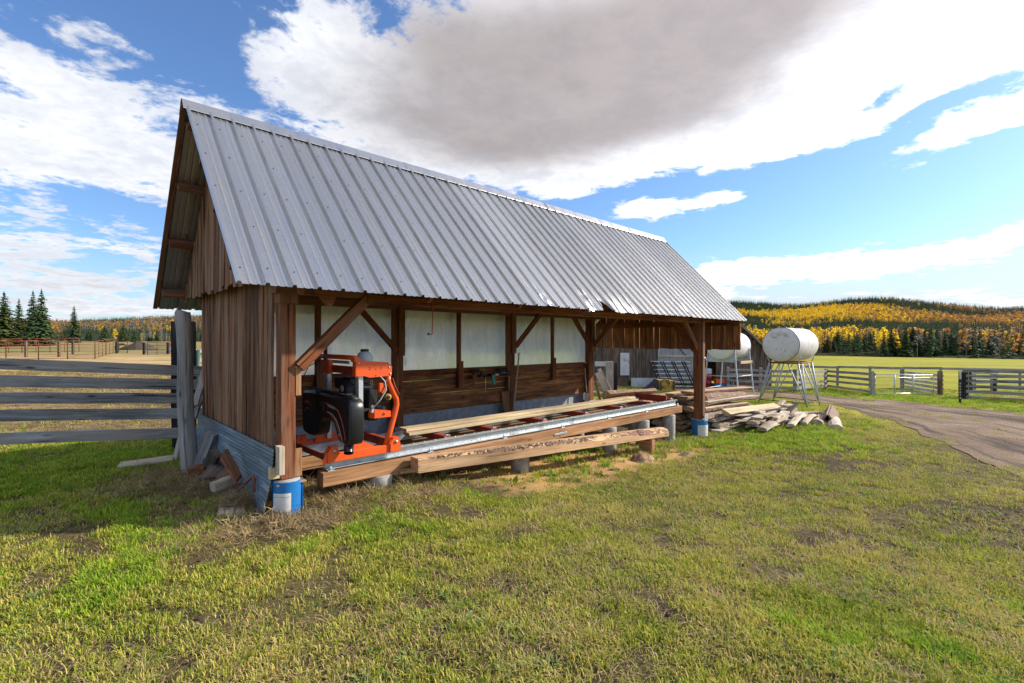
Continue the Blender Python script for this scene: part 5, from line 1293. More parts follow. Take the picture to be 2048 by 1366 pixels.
for x in (-.72, .68):
    for s in (-1, 1): MB().bar((x, s * .42, zt), (x, s * .50, zt + .20), .05, .03).obj('saddle_prong', M['stand'], st)
T2 = (9.55, 21.3, 1.42); t, r = tank('fuel_tank', T2, 1.9, 1.16, 'cleaner white fuel tank half hidden behind the hanging gable boards', 'tank2', False)
st = empty('tank_stand', (T2[0], T2[1], 0), SHED_ROT); tag(st, 'pale square legged stand with curved saddles under the cleaner tank', 'stand', 'steel stands under the tanks')
gz2 = G(T2[0], T2[1]) - .05
for x in (-.78, .78):
    for s in (-1, 1):
        MB().bar((x * 1.06, s * .74, gz2), (x, s * .56, 1.32), .05, .05).obj('leg', M['stand'], st)
    pr = [(-.56, .80), (.56, .80), (.56, 1.30)] + [(.60 * math.sin(a), 1.42 - .60 * math.cos(a)) for a in [R(75 - 15 * k) for k in range(11)]] + [(-.56, 1.30)]
    mb = MB(); 
    up_ = [(p[0], p[1]) for p in pr[3:-1]]
    V = [(x - .01, p[0], p[1]) for p in up_] + [(x - .01, p[0], .72) for p in up_] + [(x + .01, p[0], p[1]) for p in up_] + [(x + .01, p[0], .72) for p in up_]; n = len(up_)
    F = [(i, i + 1, n + i + 1, n + i) for i in range(n - 1)] + [(2 * n + i, 2 * n + i + 1, 3 * n + i + 1, 3 * n + i) for i in range(n - 1)] + [(i, i + 1, 2 * n + i + 1, 2 * n + i) for i in range(n - 1)]
    mb.add(V, F); mb.obj('saddle', M['stand'], st)
up_tubes(st, 'rail', [((-.8, -.66, .12), (.8, -.66, .12)), ((-.82, -.72, gz2 + .25), (.82, -.72, gz2 + .25)), ((-.82, .72, gz2 + .25), (.82, .72, gz2 + .25)), ((-.82, -.72, gz2 + .22), (-.82, .72, gz2 + .22)), ((.82, -.72, gz2 + .22), (.82, .72, gz2 + .22)), ((-.8, .66, .12), (-.8, -.66, .12))], .022)
MB().bar((-.3, -.62, .70), (.95, -.62, .70), .05, .12).obj('cross_plank', M['pale'], st)

# ------------------------------------------------------------------ fences on the right
def rail_fence(name, pts, postk, boards, label, group, mat='grey', pmat='grey', pw=.12, bh=.115, seglen=None, post_extra=.12):
    """pts world xy of posts; boards heights above ground"""
    o = empty(name, (pts[0][0], pts[0][1], G(*pts[0]))); tag(o, label, 'fence', group); c = o.location.copy()
    for i, p in enumerate(pts):
        if postk[i % len(postk)]:
            h = max(boards) + post_extra + random.uniform(-.03, .04); z = G(*p)
            MB().bar(Vector((p[0], p[1], z - .25)) - c, Vector((p[0] + random.uniform(-.03, .03), p[1], z + h)) - c, pw * random.uniform(.85, 1.2), pw, up=(0, 1, 0)).obj('post', M[pmat], o)
    for a, b in zip(pts, pts[1:]):
        d = Vector((b[0] - a[0], b[1] - a[1], 0)).normalized(); nrm = Vector((d.y, -d.x, 0)) * (pw * .5 + .02)
        if nrm.y > 0: nrm = -nrm
        for h in boards:
            j = random.uniform(-.03, .03); MB().bar(Vector((a[0], a[1], G(*a) + h + random.uniform(-.02, .02))) - d * .05 + nrm - c, Vector((b[0], b[1], G(*b) + h + j)) + d * .05 + nrm - c, .035, bh * random.uniform(.85, 1.15), seg=3, jit=.004).obj('fence_board', M[mat], o)
    return o
def xy(px, Y): return ((px - 1024) / FPX * Y, Y)
BH = [.22, .48, .74, .98]
fa = GP(1745, 793); fb = GP(1651, 780)
rail_fence('board_fence', [xy(1455, 23.2), xy(1520, 22.9), xy(1590, 22.6), (fb.x, fb.y), (fa.x, fa.y)], [1], BH, 'grey board fence running from the barn to the wire gate', 'grey board fences of the yard')
fc = GP(1880, 792); fd = GP(1927, 800); fe = GP(2062, 806); ff = GP(2230, 815)
rail_fence('board_fence', [(fd.x, fd.y), (fe.x, fe.y), (ff.x, ff.y)], [0, 1, 1], [.12, .36, .60, .84, 1.06, 1.28], 'grey board fence leaving the right edge of the photo', 'grey board fences of the yard', bh=.12)
stickw('black_post', (fd.x, fd.y, G(fd.x, fd.y) - .2), (fd.x, fd.y, G(fd.x, fd.y) + 1.22), .24, .24, 'blackwood', 'stout black post at the end of the right board fence', 'post', up=(0, 1, 0))
fs = GP(1920, 808)
mp = empty('marker_post', (fs.x, fs.y, G(fs.x, fs.y))); tag(mp, 'thin black post with white flecks before the stout black post', 'post')
MB().bar((0, 0, -.2), (0, 0, 1.28), .07, .05, up=(0, 1, 0)).obj('post', M['blackwood'], mp)
MB().bar((-.03, -.035, .95), (-.03, -.035, 1.28), .09, .02, up=(0, 1, 0)).obj('white_cap', M['whitewood'], mp)
for k in range(6): MB().bar((-.02, -.03, .2 + k * .11), (-.02, -.03, .25 + k * .11), .05, .012, up=(0, 1, 0)).obj('white_fleck', M['whitewood'], mp)
stickw('gate_post', (fc.x, fc.y, G(fc.x, fc.y) - .2), (fc.x, fc.y, G(fc.x, fc.y) + 1.16), .14, .14, 'greybrown', 'grey brown post right of the wire gate', 'post', up=(0, 1, 0))
rail_fence('board_fence', [(fc.x + .12, fc.y + .1), (fc.x + 1.9, fc.y + 4.6)], [0, 1], [.14, .34, .54, .74, .94], 'short run of whitewashed boards going away from the gate post', 'grey board fences of the yard', mat='whitewood', bh=.12)
gt = empty('wire_gate', (fa.x, fa.y, G(fa.x, fa.y))); tag(gt, 'long galvanised tube gate filled with wire mesh', 'gate')
gl_ = Vector((fc.x - fa.x - .30, fc.y - fa.y, G(fc.x, fc.y) - G(fa.x, fa.y))); gd = gl_.normalized(); Lg = gl_.length
def gq(s, h): return gd * (.16 + s * (Lg - .16)) + Vector((0, 0, h + .12))
for h in (.0, .72, .86): MB().tube([gq(0, h), gq(.97 if h > .8 else 1, h), gq(1, h - (.04 if h > .8 else 0))], .022, 6).obj('gate_rail', M['alum'], gt)
for s in (0, .32, .64, 1): MB().tube([gq(s, 0), gq(s, .84)], .022 if s in (0, 1) else .032, 6).obj('gate_upright', M['alum'], gt)
mb = MB()
for k in range(30): mb.tube([gq(k / 29, 0), gq(k / 29, .72)], .0035, 3)
for k in range(1, 6): mb.tube([gq(0, k * .12), gq(1, k * .12)], .0035, 3)
tag(mb.obj('wire_mesh', M['stand'], gt), kind='stuff')
rail_fence('field_fence', [xy(1600, 27), xy(1675, 27), xy(1740, 27), xy(1806, 27), xy(1880, 27), xy(1950, 27.4), xy(2040, 28), xy(2160, 28.6)], [1], [1.18], 'single railed fence between the yard and the open field', None, bh=.12, pw=.09, post_extra=.06)
rail_fence('board_fence', [xy(1942, 25.5), xy(1990, 25.8)], [1], [.55, .8, 1.05], 'small whitewashed pen fence behind the right board fence', 'grey board fences of the yard', mat='whitewood', pmat='blackwood')
rail_fence('board_fence', [xy(1985, 26.5), xy(2060, 26.0), xy(2150, 25.5)], [1], [.3, .6, .9], 'second grey fence seen through the right board fence', 'grey board fences of the yard')

# ------------------------------------------------------------------ paddock on the left
def panel(a, b, h, nr, nv, label, mat='rust', za=None, group='rust red steel corral panels'):
    o = empty('corral_fence', (a[0], a[1], G(*a))); tag(o, label, 'corral fence', group); c = o.location.copy()
    A = Vector((a[0], a[1], G(*a) + .12)) - c; B = Vector((b[0], b[1], G(*b) + .12)) - c
    for k in range(nr): z = Vector((0, 0, h * (k / (nr - 1)) ** .95)); MB().tube([A + z, B + z], .035 if k == nr - 1 else .022, 5).obj('rail', M[mat], o)
    for k in range(nv + 1): p = A.lerp(B, k / nv); MB().tube([p - Vector((0, 0, .1)), p + Vector((0, 0, h))], .04 if k in (0, nv) else .028, 5).obj('upright', M[mat], o)
    return o
panel(xy(-75, 40.5), xy(12, 42.5), 1.62, 6, 2, 'rust red corral panel cut by the left edge of the photo')
panel(xy(12, 42.5), xy(77, 44), 1.62, 6, 1, 'rust red corral panel second from the left edge')
panel(xy(77, 44), xy(135, 45.5), 1.60, 6, 1, 'rust red corral panel in the middle of the near run')
panel(xy(135, 45.5), xy(190, 47), 1.58, 6, 1, 'rust red corral panel ending at the near corner')
panel(xy(190, 47), xy(212, 53), 1.58, 6, 3, 'rust red corral panel turning away from the near corner')
panel(xy(212, 53), xy(233, 58), 1.55, 6, 3, 'farthest short rust red corral panel before the dark gate post')
for i, (a, b) in enumerate(((-60, -10), (-10, 44), (44, 100), (100, 158))):
    panel(xy(a, 55 + i), xy(b, 56 + i), 1.55, 5, 2, 'rust red panel of the rear corral run, number %s from the left edge' % ['one', 'two', 'three', 'four'][i] if False else ['rear corral panel beyond the left edge', 'rear corral panel by the white trailer', 'rear corral panel below the twin spruces', 'rear corral panel below the lone spruce'][i], group='rear corral panels')
for i, (px, Y) in enumerate(((52, 50), (118, 50), (146, 54), (233, 56), (288, 54), (336, 55))):
    stickw('corral_post', yard(px, Y, -.2), yard(px, Y, 1.62 if i < 3 else 1.35), .20, .18, 'blackwood' if i > 2 else 'greybrown', ['brown post behind the corral below the left twin spruce', 'brown post behind the corral left of the lone spruce', 'slim brown post below the lone spruce', 'dark post where the corral ends', 'dark post at the left end of the board gate', 'dark post in the board gate'][i], 'post', 'corral posts', up=(0, 1, 0))
panel(xy(237, 57), xy(255, 57), 1.3, 4, 1, 'thin grey tube gate right of the corral', 'darkiron', group='tube gates of the paddock')
panel(xy(295, 53), xy(352, 53.5), 1.25, 4, 3, 'rust red panel lying against the board gate')
rail_fence('board_gate', [xy(289, 55), xy(346, 55.5)], [0], [.2, .45, .70, .95, 1.15], 'grey board gate in the middle distance left of the round post', None, mat='silver', bh=.12)
mb = MB(); V = []; c0 = yard(272, 66); n = 16
for j in range(8):
    for i in range(n): a = 2 * math.pi * i / n; q = (1 - j / 7); V.append((2.6 * q * math.cos(a) * (1 + .2 * math.sin(3 * a)), 1.6 * q * math.sin(a), 1.05 * (1 - q ** 1.6) + random.uniform(-.05, .05) - .05 + .25 * (1 - q) * math.cos(a)))
mb.add(V, [(j * n + i, j * n + (i + 1) % n, (j + 1) * n + (i + 1) % n, (j + 1) * n + i) for j in range(7) for i in range(n)]); o = mb.obj('dirt_heap', M['soil_clod']); o.location = c0; tag(o, 'dark brown heap of dirt in the paddock', 'dirt heap')
def animal(loc, rz, label, s=1.0):
    """grazing calf: one skinned body"""
    vs = [(0, 0, 1.15), (.45, 0, 1.18), (.75, 0, 1.22), (1.05, 0, 1.10), (1.32, 0, .75), (1.50, 0, .38), (1.60, 0, .14), (-.45, 0, 1.18), (-.75, 0, 1.12), (-.95, 0, .9), (-1.0, 0, .55)]
    ed = [(0, 1), (1, 2), (2, 3), (3, 4), (4, 5), (5, 6), (0, 7), (7, 8), (8, 9), (9, 10)]; rd = [.34, .33, .28, .20, .14, .12, .07, .34, .28, .07, .04]
    for (b, sx) in ((2, -.05), (8, -.02)):
        for s_ in (-1, 1):
            x0 = vs[b][0]; i = len(vs)
            kx = .06 if b == 2 else -.12
            vs += [(x0 + sx, s_ * .17, .95), (x0 + sx - kx * .2, s_ * .17, .62), (x0 + sx + (kx if b == 8 else 0), s_ * .17, .45), (x0 + sx, s_ * .17, .06)]; rd += [.15, .09, .065, .06]; ed += [(b, i), (i, i + 1), (i + 1, i + 2), (i + 2, i + 3)]
    me = bpy.data.meshes.new('calf'); me.from_pydata(vs, ed, []); o = bpy.data.objects.new('calf', me); COL.objects.link(o); me.materials.append(M['cow'])
    o.modifiers.new('skin', 'SKIN')
    for v, r_ in zip(me.skin_vertices[0].data, rd): v.radius = (r_, r_)
    me.skin_vertices[0].data[0].use_root = True
    o.modifiers.new('sub', 'SUBSURF').levels = 1; o.location = loc; o.rotation_euler = (0, 0, rz); o.scale = (s, s, s); tag(o, label, 'calf', 'calves grazing in the paddock'); return o
animal(yard(244, 68), R(200), 'small brown calf grazing beyond the dark corral post', .55); animal(yard(343, 72), R(-80), 'brown calf behind the board gate, by the round post', .6)
t = empty('white_trailer', yard(36, 88)); tag(t, 'low white trailer far behind the corral at the left', 'trailer')
MB().box((0, 0, .85), 2.9, 1.6, .55, .08).obj('trailer_body', M['tank2'], t); MB().box((.3, 0, 1.2), 1.8, 1.5, .25, .08).obj('trailer_top', M['tank2'], t)
for s in (-.8, .8): MB().lathe([(.3, -.1), (.33, -.08), (.33, .08), (.3, .1)], (s, -.8, .33), 16, 'Y').obj('wheel', M['wheel'], t)

# near board fence, posts and the scrap beside the shed
fo = empty('near_board_fence', P(180, 890, 6.5)); tag(fo, 'five railed fence of grey blue boards running in from the left edge', 'fence'); c = fo.location.copy()
L_ = [(715, 739), (750, 773), (784, 808), (819, 843), (866, 889)]; R_ = [(731, 750), (758, 779), (787, 806), (817, 837), (855, 876)]
for (l, r_) in zip(L_, R_):
    ya, yb = 6.0, 6.86; A = P(0, (l[0] + l[1]) / 2, ya); B = P(358, (r_[0] + r_[1]) / 2, yb); h = ((l[1] - l[0]) / FPX * ya + (r_[1] - r_[0]) / FPX * yb) / 2; d = B - A
    MB().bar(A - d * 1.1 - c, B + d * .22 - c, .038, h, seg=9, jit=.004).obj('fence_board', M['grey'], fo)
A = P(0, 780, 6.0); B = P(358, 780, 6.86); d = (B - A); 
for s in (-.95,): q = A + d * s; MB().bar(Vector((q.x, q.y + .1, G(q.x, q.y) - .2)) - c, Vector((q.x, q.y + .1, 1.5)) - c, .16, .16, up=(0, 1, 0)).obj('post', M['blackwood'], fo)
q = P(367, 905, 7.0); MB().bar(Vector((q.x, q.y + .02, G(q.x, q.y) - .2)) - c, P(367, 643, 7.02) - c, .25, .18, up=(0, 1, 0), seg=6, jit=.006).obj('post', M['blackwood'], fo)
pb_ = yard(379, 5.95, -.25); pt = P(366, 625, 5.95)
mb = MB(); cc = (pb_ + pt) / 2; n = 9
mb.tube([(pb_ - cc).lerp(pt - cc, i / n) + Vector((.012 * math.sin(i * 1.1), 0, 0)) for i in range(n + 1)] + [(pt - cc) + Vector((0, 0, .015))], .093, 18, taper=[1.0, .98, 1.03, .98, .96, .95, .92, .93, .92, .90, .78])
o = mb.obj('round_post', M['grey']); o.location = cc; tag(o, 'tall round grey log post in front of the near fence', 'post')
gs = 'scrap timber beside the near wall of the shed'
def sp(px, py, Y): return P(px, py, Y)
stickw('leaning_plank', sp(390, 812, 6.35), sp(414, 724, 6.75), .09, .03, 'grey', 'grey plank slanting right of the round post, upper one', 'plank', gs, up=(0, 1, 0))
stickw('leaning_plank', sp(388, 838, 6.3), sp(411, 772, 6.8), .07, .03, 'grey', 'grey plank slanting right of the round post, lower one', 'plank', gs, up=(0, 1, 0))
stickw('leaning_plank', yard(349, 6.35, .0), sp(367, 850, 6.75), .06, .03, 'grey', 'thin slanting prop left of the round post', 'plank', gs, up=(0, 1, 0))
fl = GP(238, 938); fr = GP(346, 922)
stickw('flat_board', (fl.x, fl.y, G(fl.x, fl.y) + .035), (fr.x, fr.y + .0, G(fr.x, fr.y) + .035), .30, .03, 'silver', 'wide grey board lying flat on the grass left of the round post', 'board', gs)
def gpt(px, py, dz=0.): p = GP(px, py); return Vector((p.x, p.y, G(p.x, p.y) + dz))
stickw('scrap_block', gpt(392, 962, .07), gpt(412, 948, .08), .16, .13, 'stain', 'reddish block of wood at the foot of the round post', 'wood block', gs)
stickw('scrap_beam', gpt(398, 950, .06), sp(423, 866, 5.75), .12, .09, 'grey', 'short grey beam leaning up against the tin skirt', 'beam', gs, up=(0, 1, 0))
stickw('scrap_beam', gpt(415, 952, .05), sp(432, 905, 5.4), .12, .07, 'greybrown', 'stubby brown offcut behind the leaning grey beam', 'offcut', gs, up=(0, 1, 0))
stickw('scrap_block', gpt(418, 980, .06), gpt(450, 955, .16), .20, .14, 'greybrown', 'split brown chunk in the middle of the scrap heap', 'wood chunk', gs)
stickw('scrap_block', gpt(440, 985, .07), gpt(468, 962, .14), .10, .12, 'stain', 'dark red brown chunk under the iron bar', 'wood chunk', gs)
stickw('scrap_board', gpt(425, 1004, .14), gpt(491, 985, .17), .10, .085, 'silver', 'pale squared offcut lying across the scrap heap', 'offcut', gs)
o = stickw('iron_bar', sp(449, 905, 5.0), sp(477, 958, 4.75), .09, .03, 'stain_old', 'brown wooden lever with two bolts leaning on the skirt', 'lever', gs, up=(0, 1, 0))
for k in (0.30, .38):
    MB().lathe([(0, -.012), (.012, -.01), (.012, 0)], (.12 * k * 2 - .01, -.02, -.27 * k * 1.0 - .02), 8, 'Y').obj('bolt', M['galv'], o)
stickw('iron_rod', sp(442, 915, 4.9), sp(473, 968, 4.6), .022, .022, 'rust', 'thin rusty rod crossing the pale offcut', 'rod', gs)
mb = MB(); q0 = gpt(468, 1000, .05); mb.tube([Vector((0, 0, 0)), sp(506, 952, 4.62) - q0, sp(509, 960, 4.6) - q0, sp(508, 985, 4.58) - q0], .013, 6); o = mb.obj('bent_rod', M['rust']); o.location = q0; tag(o, 'bent rusty rod with hooked end beside the tin skirt', 'rod', gs)
stickw('ground_slat', gpt(452, 1038, .025), gpt(456, 992, .03), .13, .022, 'silver', 'left of two short grey boards lying side by side in front of the scrap', 'board', gs)
stickw('ground_slat', gpt(476, 1038, .025), gpt(478, 992, .03), .12, .022, 'silver', 'right of two short grey boards lying side by side in front of the scrap', 'board', gs)
# pale gate glimpsed between post and shed
t = empty('pipe_gate', P(398, 735, 12.5)); tag(t, 'pale pipe gate with green upright glimpsed between round post and shed', 'gate'); c = t.location.copy()
for (ya, yb, w) in ((702, 708, .05), (738, 744, .03), (771, 776, .03)): MB().tube([P(340, ya - 3, 12.4) - c, P(425, yb, 12.6) - c], w, 8).obj('gate_rail', M['alum'], t)
MB().tube([P(396, 800, 12.45) - c, P(396, 700, 12.45) - c], .05, 8).obj('gate_upright', M['greenpost'], t)
rail_fence('board_fence', [xy(350, 17), xy(392, 17.5), xy(440, 18)], [1], [.35, .65, .95, 1.25], 'whitewashed board fence glimpsed behind the pale pipe gate', 'grey board fences of the yard', mat='whitewood', pmat='blackwood', bh=.16)

# ------------------------------------------------------------------ slab pile
def slab(p0, p1, w, h, roll, label, group, cat='slab', bow=0., mats=('bark', 'silver'), curve=0., name='bark_slab'):
    """sawn-off outer slab of a log: bark on the round side, sawn wood on the flat side and ends"""
    a, b = Vector(p0), Vector(p1); c = (a + b) / 2; d = (b - a).normalized(); s = d.cross(Vector((0, 0, 1))).normalized(); n = s.cross(d)
    cr, sr = math.cos(roll), math.sin(roll); S_, N_ = s * cr + n * sr, n * cr - s * sr
    seg = 10; prof = []
    for k in range(7): t = math.pi * k / 6; prof.append((w / 2 * math.cos(t), h * (math.sin(t) ** .8)))
    prof.append((-w / 2 * .99, -.012)); prof.insert(0, (w / 2 * .99, -.012)); m = len(prof)
    V = []; Gv = []; o = random.random() * 50; o2 = random.random() * 9; L = (b - a).length
    for i in range(seg + 1):
        k = i / seg; q = (a - c).lerp(b - c, k) + n * bow * math.sin(math.pi * k) + s * curve * math.sin(math.pi * k)
        kw = 1 + .10 * math.sin(k * 3 + o) ; kh = 1 + .18 * math.sin(k * 5 + o * 2)
        for (x, y) in prof:
            j = random.uniform(-.004, .004); q2 = q + S_ * (x * kw + j) + N_ * (y * kh + j - h * .4); V.append(q2); Gv.append((k * L + o, x + o2, y))
    F = []; mi = []
    for i in range(seg):
        for j in range(m): F.append((i * m + j, i * m + (j + 1) % m, (i + 1) * m + (j + 1) % m, (i + 1) * m + j)); mi.append(0 if 0 < j < m - 2 else 1)
    F += [tuple(range(m))[::-1], tuple(seg * m + j for j in range(m))]; mi += [1, 1]
    mb = MB(); mb.add(V, F, mi, Gv); ob = mb.obj(name, [M[mats[0]], M[mats[1]]]); ob.location = c; return tag(ob, label, cat, group)
rp = random.Random(21)
gA = 'long bark edged slabs stacked beyond the far post'
for layer in range(7):
    nr = [8, 8, 7, 7, 6, 5, 4][layer]
    for j in range(nr):
        y = -.12 + j * .235 + layer * .075 + rp.uniform(-.05, .03); x0 = 8.50 + layer * .05 + rp.uniform(-.15, .40); L = rp.uniform(2.5, 3.5) - layer * .06
        if abs(y) < .22 and x0 < 8.45: x0 = 8.5
        if x0 < 8.62 and y < .12: x0 = 8.66
        z = -.40 + .055 + layer * .112 + rp.uniform(-.012, .012); up_flat = rp.random() < .5
        A = W(x0, y, z); B = W(x0 + L, y + rp.uniform(-.10, .06), z - .05 + rp.uniform(-.03, .03))
        slab(A, B, rp.uniform(.20, .27), rp.uniform(.06, .10), math.pi if up_flat else rp.uniform(-.15, .15), ('sawn face up' if up_flat else 'bark up') + ' slab in the ' + ['ground', 'second', 'third', 'fourth', 'fifth', 'sixth', 'top'][layer] + ' layer of the long stack, ' + ['at its front edge', 'second row back', 'third row back', 'fourth row back', 'fifth row back', 'sixth row back', 'seventh row back', 'eighth row back', 'rearmost row'][j], gA, mats=('bark', rp.choice(['silver', 'pale', 'fresh'])), bow=rp.uniform(0, .03))
A = W(8.95, .62, .42); B = W(12.1, .45, .34); slab(A, B, .30, .07, math.pi, 'broad fresh sawn slab on top of the long stack', gA, mats=('bark', 'fresh'))
A = W(9.2, -.16, .02); B = W(12.2, -.24, -.10); slab(A, B, .22, .08, math.pi * .86, 'pale slab along the front shoulder of the long stack', gA, mats=('bark', 'pale'))
gB = 'second slab heap behind the saw track end'
for k in range(16):
    y = 1.9 + (k % 6) * .30 + rp.uniform(-.05, .05); x0 = 8.75 + rp.uniform(-.2, .5); z = -.30 + .14 * (k // 6) + rp.uniform(0, .04)
    A = W(x0, y, z + .05); B = W(x0 + rp.uniform(2.2, 3.4), y + rp.uniform(-.3, .3), z + rp.uniform(-.05, .05))
    slab(A, B, rp.uniform(.24, .34), rp.uniform(.09, .15), rp.uniform(-.5, .5) if k % 3 else math.pi, ['lowest', 'middle', 'upper'][k // 6] + ' slab of the heap behind the saw track end, ' + ['nearest', 'second', 'third', 'fourth', 'fifth', 'farthest'][k % 6] + ' row', gB, mats=('bark', rp.choice(['fresh', 'silver', 'pale'])))
slab(W(9.0, 2.9, .20), W(10.9, 2.6, .18), .28, .13, .6, 'half log with brown sawn end sticking up at the back of the heap', gB, mats=('bark', 'fir'))
gC = 'short silvery offcuts tumbled in front of the stack'
kinds = ['short silvery offcut lying flat in the tumbled heap', 'short silvery offcut tilted in the tumbled heap', 'narrow grey strip in the tumbled heap']
for k in range(62):
    x = rp.uniform(9.7, 12.9); y = rp.uniform(-1.05, -.05) + (12.5 - x) * .05; ww = W(x, y); z = G(ww.x, ww.y) + .05 + .34 * rp.random() * max(0, 1 - abs(y + .35) / .8)
    where = (', left part' if x < 10.7 else ', middle part' if x < 11.6 else ', right part') + (' at the front' if y < -.6 else ' at the back' if y > -.2 else ' halfway back')
    ang = rp.gauss(.0, .33); L = rp.uniform(.45, 1.25); dx, dy = math.cos(ang) * L / 2, math.sin(ang) * L / 2; tilt = rp.uniform(-.06, .06)
    A = W(x - dx, y - dy, z - tilt); B = W(x + dx, y + dy, z + tilt)
    if k % 4 == 3: stickw('offcut_strip', A, B, rp.uniform(.07, .12), .035, 'silver' if k % 8 == 3 else 'grey', uniq([q + kinds[2] + where for q in ('', 'longer ', 'shorter ')]), 'offcut', gC)
    else: slab(A, B, rp.uniform(.14, .24), rp.uniform(.035, .07), rp.choice([0, math.pi, math.pi, .4]), uniq([q + kinds[k % 2] + where for q in ('', 'wider ', 'slimmer ', 'longer ')]), gC, 'offcut', bow=rp.uniform(0, .05), mats=('silver' if k % 3 else 'bark', 'silver'), name='short_offcut')
stickw('dark_board', P(1560, 838, 11.7), P(1592, 806, 13.2), .14, .04, 'blackwood', 'dark board sticking up out of the tumbled offcuts', 'board', gC)
stickw('dark_board', P(1560, 818, 12.4), P(1583, 831, 12.0), .10, .04, 'grey', 'grey board crossing the dark one in the tumbled offcuts', 'board', gC)
gD = 'weathered half logs on the grass right of the pile'
def lg(pa, pb, w, h, roll, lab, curve=0., mats=('silver', 'silver'), dz=.08, bow=0.): slab(gpt(*pa, dz), gpt(*pb, dz), w, h, roll, lab, gD, 'half log', mats=mats, curve=curve, bow=bow, name='half_log')
lg((1580, 861), (1606, 838), .20, .05, .2, 'curved pale slab leaning at the right end of the offcuts', .05, bow=.12, dz=.10)
lg((1606, 856), (1634, 840), .17, .06, .3, 'curved pale slab second of the half logs', .0, bow=.10)
lg((1632, 852), (1650, 836), .26, .12, 0, 'pale knotty half log third from the offcuts', dz=.08)
lg((1672, 862), (1664, 838), .28, .14, 0, 'pale half log at the far right of the group', dz=.06)
A, B = gpt(1655, 852, .14), gpt(1662, 832, .18); c = (A + B) / 2
mb = MB(); d = (B - A).normalized(); s = d.cross(Vector((0, 0, 1)))
for sg in (-1, 1):
    pr = [A - c + Vector((0, 0, .12)), A - c + s * sg * .16 - Vector((0, 0, .12)), B - c + s * sg * .16 - Vector((0, 0, .12)), B - c + Vector((0, 0, .12))]; nn = (s * sg * .7 + Vector((0, 0, .5))) * .04
    mb.add(pr + [q + nn for q in pr], [(0, 1, 2, 3), (4, 5, 6, 7), (0, 1, 5, 4), (1, 2, 6, 5), (2, 3, 7, 6), (3, 0, 4, 7)], 0)
o = mb.obj('bark_ridge', [M['bark']]); o.location = c; tag(o, 'roof shaped piece of split bark between the half logs', 'bark piece', gD)

# ------------------------------------------------------------------ tools in the shed
sh = local_thing('tool_shelf', 4.95, 2.82, .88); tag(sh, 'narrow shelf on the back wall planks', 'shelf')
MB().box((0, -.02, 0), 1.15, .18, .025).obj('shelf_board', M['stain'], sh)
for x in (-.45, .45): MB().bar((x, .03, -.02), (x, .03, -.16), .03, .03, up=(1, 0, 0)).obj('shelf_bracket', M['stain'], sh)
gtools = 'tools on the back wall shelf'
def tool(x, nm, label, build):
    t = local_thing(nm, x, 2.80, .895); tag(t, label, nm.replace('_', ' '), gtools); build(t)
def drill(cols):
    def f(t):
        MB().lathe([(0, -.10), (.03, -.095), (.032, .05), (.02, .08), (.008, .13), (0, .13)], (0, 0, .13), 12, 'X').obj('drill_body', M[cols[0]], t); MB().bar((-.04, 0, .12), (-.06, 0, .03), .035, .04, up=(0, 1, 0)).obj('grip', M['black'], t); MB().box((-.055, 0, .022), .10, .07, .04).obj('battery', M[cols[1]], t)
    return f
tool(4.52, 'power_drill', 'black drill at the left end of the wall shelf', drill(('black', 'redsteel')))
tool(4.72, 'power_drill', 'black and yellow drill beside the green tool', drill(('yellow', 'black')))
tool(4.86, 'hand_tool', 'green tool hanging over the shelf edge', lambda t: (MB().bar((0, -.13, .03), (.02, -.14, -.16), .09, .03, up=(0, 1, 0)).obj('green_handle', M['teal'], t), MB().box((0, -.08, .03), .10, .12, .05).obj('tool_head', M['black'], t)))
tool(5.02, 'white_tube', 'small white tube lying on the wall shelf', lambda t: MB().lathe([(.02, -.08), (.022, 0), (.02, .08)], (0, -.02, .022), 10, 'X').obj('tube_body', M['tank2'], t))
tool(5.20, 'power_drill', 'dark drill near the right end of the wall shelf', drill(('black', 'black')))
tool(5.36, 'grinder', 'grey grinder at the right end of the wall shelf', lambda t: (MB().lathe([(.03, -.11), (.035, 0), (.03, .10)], (0, -.02, .05), 12, 'X').obj('grinder_body', M['darkiron'], t), MB().lathe([(.055, -.01), (.055, .0)], (-.12, -.02, .06), 14).obj('disc', M['galv'], t)))
for i, x in enumerate((4.68, 5.33)):
    t = local_thing('bar_clamp', x, 2.70, .86); tag(t, ['left', 'right'][i] + ' steel clamp hanging below the wall shelf', 'clamp', gtools)
    MB().bar((0, 0, .03), (0, 0, -.26), .018, .008, up=(1, 0, 0)).obj('clamp_bar', M['galv'], t); MB().box((0, .03, .02), .03, .09, .02).obj('clamp_jaw', M['darkiron'], t)
stick('wooden_pole', (5.36, 2.62, .0), (5.72, 2.80, 1.35), .028, .028, 'silver', 'thin wooden pole leaning on the middle back post', 'pole')
stick('leaning_board', (5.30, 2.70, .0), (5.33, 2.84, .55), .14, .025, 'fir', 'short board standing at the foot of the middle back post', 'board', up=(0, 1, 0))
t = local_thing('shovel', 8.0, 2.74, 0); tag(t, 'shovel standing blade down against the back wall near the far corner', 'shovel')
MB().tube([(0, 0, .30), (0, .06, .95)], .016, 8).obj('shaft', M['silver'], t); MB().tube([(-.06, .06, 1.08), (.06, .06, 1.08)], .014, 8).obj('grip', M['silver'], t)
MB().tube([(-.055, .06, 1.07), (0, .06, .95), (.055, .06, 1.07)], .010, 6).obj('fork', M['darkiron'], t); MB().bar((0, 0, -.04), (0, 0, .32), .19, .012, up=(0, 1, 0)).obj('blade', M['darkiron'], t)
